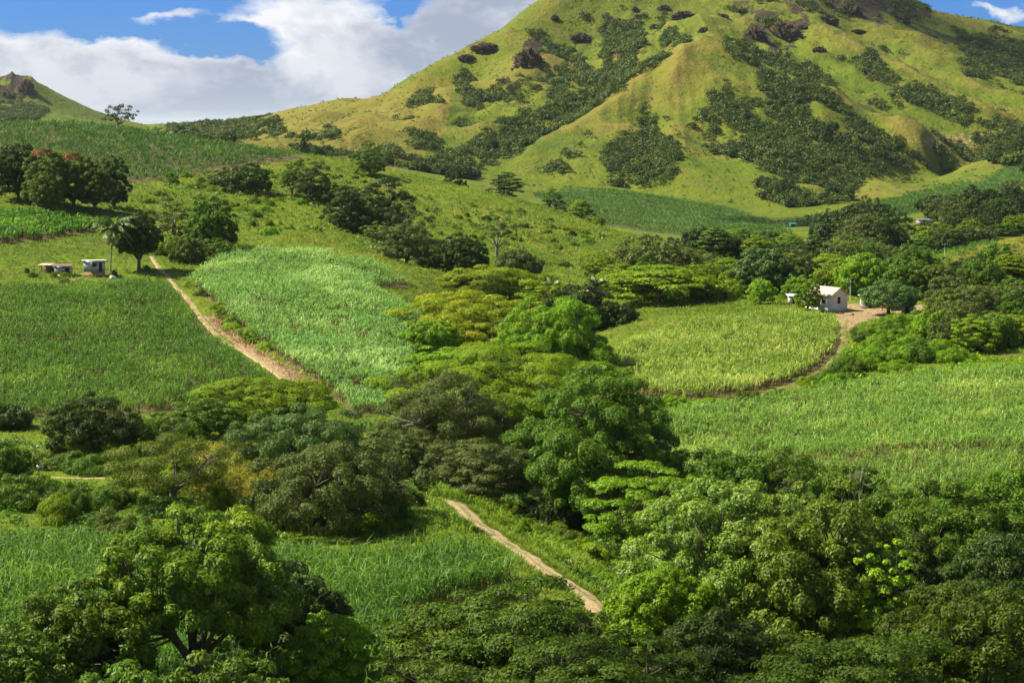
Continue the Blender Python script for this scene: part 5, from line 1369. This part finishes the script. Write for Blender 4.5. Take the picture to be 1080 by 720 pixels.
# ------------------------------------------------------------------ palms
PF = leaf_mat('palm_leaflets', (.05, .105, .015), (.09, .165, .02), (.16, .22, .04), .45, .35, .3)
PD = leaf_mat('dead_palm_leaflets', (.30, .24, .14), (.42, .35, .22), (.5, .42, .3), .7, .2, .2)
def palm(px, top, rr, nf, Lf, label, seed, name='coconut_palm', dead=3, lean=.12, upr=.2):
    x, y, z = xyz(px, rr); g = np.random.default_rng(seed)
    _, tt_ = ang(px, top); Ht = CAMZ + float(tt_) * rr - float(z)
    o = empty(name, (x, y, z - .1))
    m = Mesh(); pts = [(lean * Ht * (k / 9) ** 2, 0, -.3 + (Ht + .3) * k / 9) for k in range(10)]
    m.tube(pts, [.22, .17, .15, .15, .14, .14, .13, .13, .13, .15], 8); m.build('trunk', BARKP, o, smooth=True)
    tp = np.array(pts[-1])
    for k in range(nf):
        ph = k * 2.39996 + g.uniform(-.2, .2); isd = k < dead
        e = g.uniform(-1.0, -.6) if isd else (-.35 + 1.5 * (k / nf) + g.uniform(-.12, .12))
        L = Lf * g.uniform(.85, 1.1); n_ = 12
        p = tp.copy(); line = [p.copy()]; ee = e + upr
        for q in range(n_):
            d = np.array([math.cos(ph) * math.cos(ee), math.sin(ph) * math.cos(ee), math.sin(ee)])
            p = p + d * L / n_; line.append(p.copy()); ee -= (.13 if not isd else .05)
        line = np.array(line)
        m = Mesh(); m.tube(line, np.linspace(.05, .012, n_ + 1), 4)
        u = np.repeat(np.linspace(.12, 1, 30), 2); sd_ = np.tile([1, -1], 30)
        c0 = np.stack([np.interp(u * n_, np.arange(n_ + 1), line[:, a]) for a in range(3)], -1)
        side_ = np.array([-math.sin(ph), math.cos(ph), 0]); ll_ = Lf * .26 * np.sin(np.pi * (.12 + .8 * u)) * g.uniform(.8, 1.1, len(u))
        dr = unit(side_ * sd_[:, None] * .8 + np.array([math.cos(ph), math.sin(ph), 0]) * .35 + np.array([0, 0, -.75]) + g.normal(size=(len(u), 3)) * .12)
        tip = c0 + dr * ll_[:, None]; al = unit(np.gradient(line, axis=0))[np.clip((u * n_).astype(int), 0, n_)] * .11
        v = np.stack([c0 - al, c0 + al, tip + al * .8, tip - al * .8], 1)
        m.add(v.reshape(-1, 3), np.arange(len(u) * 4).reshape(-1, 4), np.repeat(g.uniform(0, 1, len(u)), 4))
        m.build('frond', PD if isd else PF, o)
    tag(o, label, 'palm')
palm(117, 240, 371, 22, 4.9, 'coconut palm with drooping fronds between the tin hut and the round dark mango tree', 4, dead=2)
palm(581, 302, 360, 15, 2.6, 'short palm with pale upright fronds above the bright domed mango', 5, dead=2, lean=.02, name='palm', upr=.5)
palm(628, 301, 358, 15, 2.9, 'short palm with hanging whitish dead fronds beside the other short palm', 6, dead=6, lean=.02, name='palm', upr=.5)

# ------------------------------------------------------------------ dead wood
def snag(px, top, rr, Wm, label, seed):
    x, y, z = xyz(px, rr); g = np.random.default_rng(seed); _, tt_ = ang(px, top); H = CAMZ + float(tt_) * rr - float(z)
    m = Mesh(); m.tube(bez((0, 0, -.4), (0, .1, H * .7), 0, g, 6, .03), np.linspace(.10, .06, 6), 6)
    for k in range(7):
        a = g.uniform(0, 6.28); st = np.array([0, .05, H * g.uniform(.5, .7)])
        e = np.array([math.cos(a) * Wm * .5, math.sin(a) * Wm * .5, H * g.uniform(.82, 1.0)])
        p = bez(st, e, .1, g, 5, .1); m.tube(p, np.linspace(.045, .014, 5), 5)
        for _ in range(3): m.tube(bez(p[3], e + g.normal(size=3) * .5, 0, g, 3, .1), [.02, .014, .008], 4)
    o = m.build('dead_tree', BARKP, None, smooth=True); o.location = (x, y, z); tag(o, label, 'dead tree')
snag(912, 483, 163, 2.0, 'white leafless dead tree poking up in front of the broad cane field', 3)
x, y, z = xyz(975, 338); g = np.random.default_rng(8); m = Mesh()
for k in range(46):
    a = g.uniform(0, 6.28); L = g.uniform(1.2, 3.2); c = np.array([g.normal() * 1.5, g.normal() * .8, g.uniform(.1, 1.0)])
    d = np.array([math.cos(a), math.sin(a) * .6, g.normal() * .2]) * L / 2; m.tube([c - d, c + g.normal(size=3) * .12, c + d], [.05, .04, .02], 4)
o = m.build('brushwood_pile', BARKP, None, smooth=True); o.location = (x, y, float(z) + .9); tag(o, 'heap of bleached dead branches in the thicket below the farmyard', 'brushwood')

# ------------------------------------------------------------------ walker on the footpath
def person(px, py, h, label):
    q = hit(px, py, 120); x, y = q[0], q[1]; z = float(hz(x, y))
    o = empty('person', (x, y, z + .06), math.radians(-80)); k = h / 1.75
    SKIN = plain_mat('skin', (.10, .055, .035), (.12, .065, .042), 5, .6); SHIRT = plain_mat('white_shirt', (.72, .72, .72), (.82, .82, .80), 9, .9)
    CLOTH = plain_mat('grey_trousers', (.10, .10, .11), (.14, .14, .15), 9, .9); HAIR = plain_mat('black_hair', (.01, .009, .008), (.02, .017, .015), 20, .6)
    # body skeleton, walking: facing +X
    J = {'pelvis': (0, 0, .95, .12), 'spine': (0, 0, 1.15, .115), 'chest': (.01, 0, 1.35, .135), 'neck': (.02, 0, 1.50, .055), 'head0': (.03, 0, 1.58, .07), 'head1': (.04, 0, 1.67, .095), 'crown_': (.03, 0, 1.74, .06), 'nose': (.125, 0, 1.64, .018),
         'hl': (0, .10, .90, .095), 'kl': (.16, .10, .52, .065), 'al': (.14, .10, .10, .042), 'tl': (.30, .10, .04, .035),
         'hr': (0, -.10, .90, .095), 'kr': (-.02, -.10, .50, .065), 'ar': (-.24, -.10, .14, .042), 'tr': (-.12, -.10, .03, .035),
         'sl': (0, .19, 1.42, .06), 'el': (-.10, .23, 1.16, .043), 'wl': (-.02, .24, .92, .03), 'pl': (.01, .24, .84, .035),
         'sr': (0, -.19, 1.42, .06), 'er': (.06, -.23, 1.17, .043), 'wr': (.24, -.20, 1.02, .03), 'pr': (.31, -.19, .99, .035)}
    for sd_, (w_, p_, dx, dz_) in {'l': ('wl', 'pl', .02, -.085), 'r': ('wr', 'pr', .085, -.03)}.items():
        bp_ = J[p_]
        for f_ in range(4): J['f%s%d' % (sd_, f_)] = (bp_[0] + dx * (1 - .1 * abs(f_ - 1)), bp_[1] + (f_ - 1.5) * .018, bp_[2] + dz_, .009)
        J['t%s' % sd_ + 'h'] = (bp_[0] + dx * .4 + .03, bp_[1] - (.02 if sd_ == 'l' else -.02), bp_[2] + dz_ * .3, .010)
    E_ = [('pelvis', 'spine'), ('spine', 'chest'), ('chest', 'neck'), ('neck', 'head0'), ('head0', 'head1'), ('head1', 'crown_'), ('head1', 'nose'), ('pelvis', 'hl'), ('hl', 'kl'), ('kl', 'al'), ('al', 'tl'), ('pelvis', 'hr'), ('hr', 'kr'), ('kr', 'ar'), ('ar', 'tr'),
          ('chest', 'sl'), ('sl', 'el'), ('el', 'wl'), ('wl', 'pl'), ('chest', 'sr'), ('sr', 'er'), ('er', 'wr'), ('wr', 'pr')]
    for sd_, p_ in (('l', 'pl'), ('r', 'pr')):
        E_ += [(p_, 'f%s%d' % (sd_, f_)) for f_ in range(4)] + [(p_, 't%sh' % sd_)]
    def skin(name, names, edges, mat, grow=1.0, add=0.0):
        me = bpy.data.meshes.new(name); ix = {n_: i for i, n_ in enumerate(names)}
        me.from_pydata([tuple(np.array(J[n_][:3]) * k) for n_ in names], [(ix[a], ix[b]) for a, b in edges], [])
        me.materials.append(mat); ob = bpy.data.objects.new(name, me); COL.objects.link(ob); ob.parent = o
        sk = ob.modifiers.new('skin', 'SKIN'); sk.use_smooth_shade = True
        for n_, sv in zip(names, me.skin_vertices[0].data):
            rr_ = (J[n_][3] * grow + add) * k; sv.radius = (rr_, rr_)
        me.skin_vertices[0].data[0].use_root = True
        ob.modifiers.new('sub', 'SUBSURF').levels = 1; ob.modifiers['sub'].render_levels = 1
        return ob
    skin('body', list(J), E_, SKIN)
    sn = ['chest', 'spine', 'pelvis', 'sl', 'el', 'sr', 'er']
    skin('shirt', sn, [('spine', 'pelvis'), ('chest', 'spine'), ('chest', 'sl'), ('sl', 'el'), ('chest', 'sr'), ('sr', 'er')], SHIRT, 1.12, .02)
    tn = ['pelvis', 'hl', 'kl', 'al', 'hr', 'kr', 'ar']
    skin('trousers', tn, [('pelvis', 'hl'), ('hl', 'kl'), ('kl', 'al'), ('pelvis', 'hr'), ('hr', 'kr'), ('kr', 'ar')], CLOTH, 1.1, .012)
    u = np.linspace(0, np.pi * .62, 7); v_ = np.linspace(0, 2 * np.pi, 13)[:-1]
    P_ = np.array([[math.sin(a) * math.cos(b) * .125 - .012, math.sin(a) * math.sin(b) * .115, math.cos(a) * .13] for a in u for b in v_]); P_[:, 0] -= np.maximum(0, -P_[:, 2] + .02) * .35
    f = np.array([(i * 12 + j, (i + 1) * 12 + j, (i + 1) * 12 + (j + 1) % 12, i * 12 + (j + 1) % 12) for i in range(6) for j in range(12)])
    obj('hair', (P_ + [.03, 0, 1.68]) * k, f, HAIR, o, smooth=True)
    return tag(o, label, 'person')
person(41, 502.5, 1.25, 'dark haired person in a white shirt walking along the footpath')
print('things', time.time() - T0)


# ------------------------------------------------------------------ unseen clouds added toward the sun to shade parts of the land
s = NT('shade_cloud_vapour')
pb = s.n('ShaderNodeBsdfDiffuse', {'Color': (.9, .9, .9, 1)}); tb_ = s.n('ShaderNodeBsdfTransparent')
CLM = s.out(s.n('ShaderNodeMixShader', {0: .22, 1: tb_.outputs[0], 2: pb.outputs[0]}).outputs[0])
def shade_cloud(center, size, n_, seed, label):
    g = np.random.default_rng(seed); m = Mesh()
    u = np.linspace(0, np.pi, 13); v_ = np.linspace(0, 2 * np.pi, 21)[:-1]
    S_ = np.array([[math.sin(a) * math.cos(b), math.sin(a) * math.sin(b), math.cos(a)] for a in u for b in v_])
    f = np.array([(i * 20 + j, (i + 1) * 20 + j, (i + 1) * 20 + (j + 1) % 20, i * 20 + (j + 1) % 20) for i in range(12) for j in range(20)])
    for k in range(n_):
        ph = g.uniform(0, 6.28); ro = math.sqrt(g.uniform(0, 1)); c = np.array([math.cos(ph) * ro * size[0], math.sin(ph) * ro * size[1], g.uniform(-.5, .8) * size[2]])
        rr_ = min(size[:2]) * g.uniform(.25, .5) * (1.15 - .5 * ro)
        P_ = S_ * (1 + .12 * np.sin(S_[:, 0:1] * 6 + k) + .1 * np.cos(S_[:, 1:2] * 7 + k * 2)); P_ = P_ * rr_ * np.array([1, 1, .55]) + c
        m.add(P_, f)
    o = m.build('shade_cloud', CLM, None, smooth=True); o.location = center; tag(o, label, kind='structure')
SUN_EL, SUN_AZ = math.radians(47), math.radians(-84)
sdv = np.array([math.sin(SUN_AZ) * math.cos(SUN_EL), math.cos(SUN_AZ) * math.cos(SUN_EL), math.sin(SUN_EL)])
def shade(x, y, z, size, n_, seed, L=1100):
    shade_cloud(tuple(np.array([x, y, z]) + sdv * L), size, n_, seed, 'one of the unseen clouds added to shade the land')
def at(px, rr): 
    a = xyz(px, rr); return float(a[0]), float(a[1]), float(a[2])
shade(*at(980, 1900), (330, 150, 40), 16, 1, 1500)
shade(*at(640, 1750), (150, 60, 30), 8, 2, 1500)
shade(40, 104, 8, (40, 20, 16), 10, 4, 700)
shade(*at(1060, 900), (120, 130, 30), 12, 5, 1100)

# ------------------------------------------------------------------ air
s = NT('haze_air')
pv = s.n('ShaderNodeVolumePrincipled', {'Color': (.80, .88, 1.0, 1), 'Density': 0.00002, 'Anisotropy': 0.2})
s.nt.links.new(pv.outputs[0], s.n('ShaderNodeOutputMaterial').inputs['Volume'])
zlo = float(GZ.min()) - 1.5; zhi = float(GZ.max()) + 25
m = Mesh(); m.box(-81000, 81000, -81000, 81000, zlo, zhi)
hb = m.build('haze', s.m); tag(hb, 'thin bluish haze lying in the valley', kind='stuff')
print('haze', zlo, zhi)

# ------------------------------------------------------------------ daylight
SUN_EL, SUN_AZ = math.radians(47), math.radians(-84)       # azimuth from +Y towards +X: the sun stands to the left, a little beyond
sd = Vector((math.sin(SUN_AZ) * math.cos(SUN_EL), math.cos(SUN_AZ) * math.cos(SUN_EL), math.sin(SUN_EL)))
sl = bpy.data.lights.new('sun', 'SUN'); sl.energy = 5.0; sl.angle = math.radians(0.5); sl.color = (1.0, 0.93, 0.72)
so = bpy.data.objects.new('sun', sl); COL.objects.link(so)
so.rotation_euler = sd.to_track_quat('Z', 'Y').to_euler()

W = bpy.data.worlds.new('World'); SC.world = W; W.use_nodes = True
s = NT(world=W)
sky = s.n('ShaderNodeTexSky'); sky.sky_type = 'NISHITA'; sky.sun_disc = False
sky.sun_elevation = SUN_EL; sky.sun_rotation = SUN_AZ; sky.altitude = 300; sky.air_density = 1.0; sky.dust_density = 0.3; sky.ozone_density = 2.5
dirv = s.n('ShaderNodeTexCoord').outputs['Generated']
sx = s.n('ShaderNodeSeparateXYZ', {0: dirv})
ysafe = s.math('MAXIMUM', sx.outputs[1], 0.05)
az0 = s.math('DIVIDE', sx.outputs[0], ysafe)          # tangent coordinates round the valley's axis
el0 = s.math('DIVIDE', sx.outputs[2], ysafe)
flat = s.n('ShaderNodeCombineXYZ', {0: az0, 1: s.math('MULTIPLY', el0, 1.7), 2: 0.0}).outputs[0]
w1 = s.noise(flat, 14.0, 5, 0.6); w2 = s.noise(s.n('ShaderNodeVectorMath', {0: flat, 1: (7.7, 2.2, 1.1)}).outputs[0], 16.0, 5, 0.6)
az = s.math('ADD', az0, s.math('MULTIPLY', s.math('SUBTRACT', w1, 0.5), 0.085))
el = s.math('ADD', el0, s.math('MULTIPLY', s.math('SUBTRACT', w2, 0.5), 0.045))
n1 = s.noise(flat, 9.0, 8, 0.62, 0.25)
n2 = s.noise(flat, 26.0, 7, 0.65, 0.4)
n3 = s.noise(s.n('ShaderNodeVectorMath', {0: flat, 1: (3.1, 1.7, 0.4)}).outputs[0], 6.0, 6, 0.6)


def E(px, py):            # photo pixel -> tangent coordinates
    th, t = ang(px, py); return math.tan(float(th)), float(t) / math.cos(float(th))
def blob(px, py, wx, wy, amp=1.0):
    ca, ce = E(px, py); k = FPX
    a = s.math('DIVIDE', s.math('SUBTRACT', az, ca), wx / k)
    b = s.math('DIVIDE', s.math('SUBTRACT', el, ce), wy / k)
    d2 = s.math('ADD', s.math('MULTIPLY', a, a), s.math('MULTIPLY', b, b))
    return s.math('MULTIPLY', s.math('EXPONENT', s.math('MULTIPLY', d2, -1.0)), amp)
def total(lst):
    t_ = lst[0]
    for q in lst[1:]: t_ = s.math('ADD', t_, q)
    return t_
# cumulus banks (positive) and the openings between them (negative)
bank = total([blob(10, 80, 130, 50, 1.3), blob(140, 100, 120, 42, 1.3), blob(300, 112, 200, 40, 1.2), blob(-200, 80, 160, 60, 1.0), blob(440, 75, 95, 42, 1.2), blob(318, 8, 62, 26, 0.9), blob(530, 12, 95, 50, 1.3), blob(350, 44, 50, 17, 0.9),
              blob(600, -60, 160, 40, 0.8), blob(170, 18, 52, 8, 0.95), blob(262, 30, 46, 5, 0.45), blob(1066, 15, 36, 6, 0.6), blob(900, -160, 240, 60, 0.9), blob(160, -160, 300, 50, 0.9), blob(560, 112, 400, 25, 0.6), blob(1300, 60, 160, 50, 1.0),
              blob(90, 8, 120, 16, -0.9), blob(222, 52, 46, 15, -1.2), blob(120, 36, 60, 7, -0.45), blob(262, 68, 40, 9, -0.8), blob(412, 16, 24, 13, -1.1)])
cl = s.math('ADD', bank, s.math('MULTIPLY', s.math('SUBTRACT', n1, 0.5), 1.5))
cl = s.math('ADD', cl, s.math('MULTIPLY', s.math('SUBTRACT', n2, 0.5), 0.9))
alpha = s.ramp(cl, 0.28, 0.80)
shade = s.math('ADD', s.math('MULTIPLY', s.ramp(s.math('ADD', n3, s.math('MULTIPLY', s.math('SUBTRACT', n1, 0.5), 1.3)), 0.44, 0.72), 0.95), s.math('MULTIPLY', s.ramp(cl, 0.5, 1.3), -0.5))
shade = s.math('ADD', shade, s.math('MULTIPLY', s.ramp(el, 0.0, E(0, 20)[1]), 0.35), clamp=True)
ccol = s.mix(shade, (3.3, 3.8, 4.9), (8.0, 8.1, 8.4))
skyc = s.mix(1.0, sky.outputs[0], (0.17, 0.43, 1.05), 'MULTIPLY')
allc = s.mix(alpha, skyc, ccol)
bg = s.n('ShaderNodeBackground', {'Color': allc, 'Strength': 0.055})
# the rest of the sky: plainer clouds, cheap to look up
nq = s.noise(dirv, 2.2, 2, 0.5)
ccq = s.mix(s.ramp(nq, 0.50, 0.66, 0.0, 0.8), s.mix(1.0, sky.outputs[0], (0.80, 0.90, 1.0), 'MULTIPLY'), (5.6, 5.7, 5.8))
bg2 = s.n('ShaderNodeBackground', {'Color': ccq, 'Strength': 0.055})
fx = s.ramp(s.math('ABSOLUTE', az0), 0.50, 0.62, 1.0, 0.0)
fy = s.ramp(el0, 0.24, 0.34, 1.0, 0.0)
fz = s.ramp(sx.outputs[1], 0.05, 0.08)
ff = s.math('MULTIPLY', s.math('MULTIPLY', fx, fy), fz)
mw = s.n('ShaderNodeMixShader', {0: ff, 1: bg2.outputs[0], 2: bg.outputs[0]})
wo = s.n('ShaderNodeOutputWorld', {'Surface': mw.outputs[0]})
W.cycles.sampling_method = 'MANUAL'; W.cycles.sample_map_resolution = 512

vs = SC.view_settings
SC.display_settings.display_device = 'sRGB'
vs.view_transform = 'Standard'; vs.look = 'None'; vs.exposure = 1.12; vs.gamma = 1.0; vs.use_curve_mapping = False
cy = SC.cycles
SC.render.engine = 'CYCLES'
cy.max_bounces = 5; cy.diffuse_bounces = 2; cy.glossy_bounces = 1; cy.transmission_bounces = 3; cy.transparent_max_bounces = 6; cy.volume_bounces = 0
cy.caustics_reflective = False; cy.caustics_refractive = False
cy.use_denoising = True
try:
    cy.denoiser = 'OPENIMAGEDENOISE'; cy.denoising_input_passes = 'RGB_ALBEDO_NORMAL'
except Exception: pass
cy.sample_clamp_indirect = 4.0
cy.use_adaptive_sampling = False
print('script', time.time() - T0, 's', len(SC.objects), 'objects')
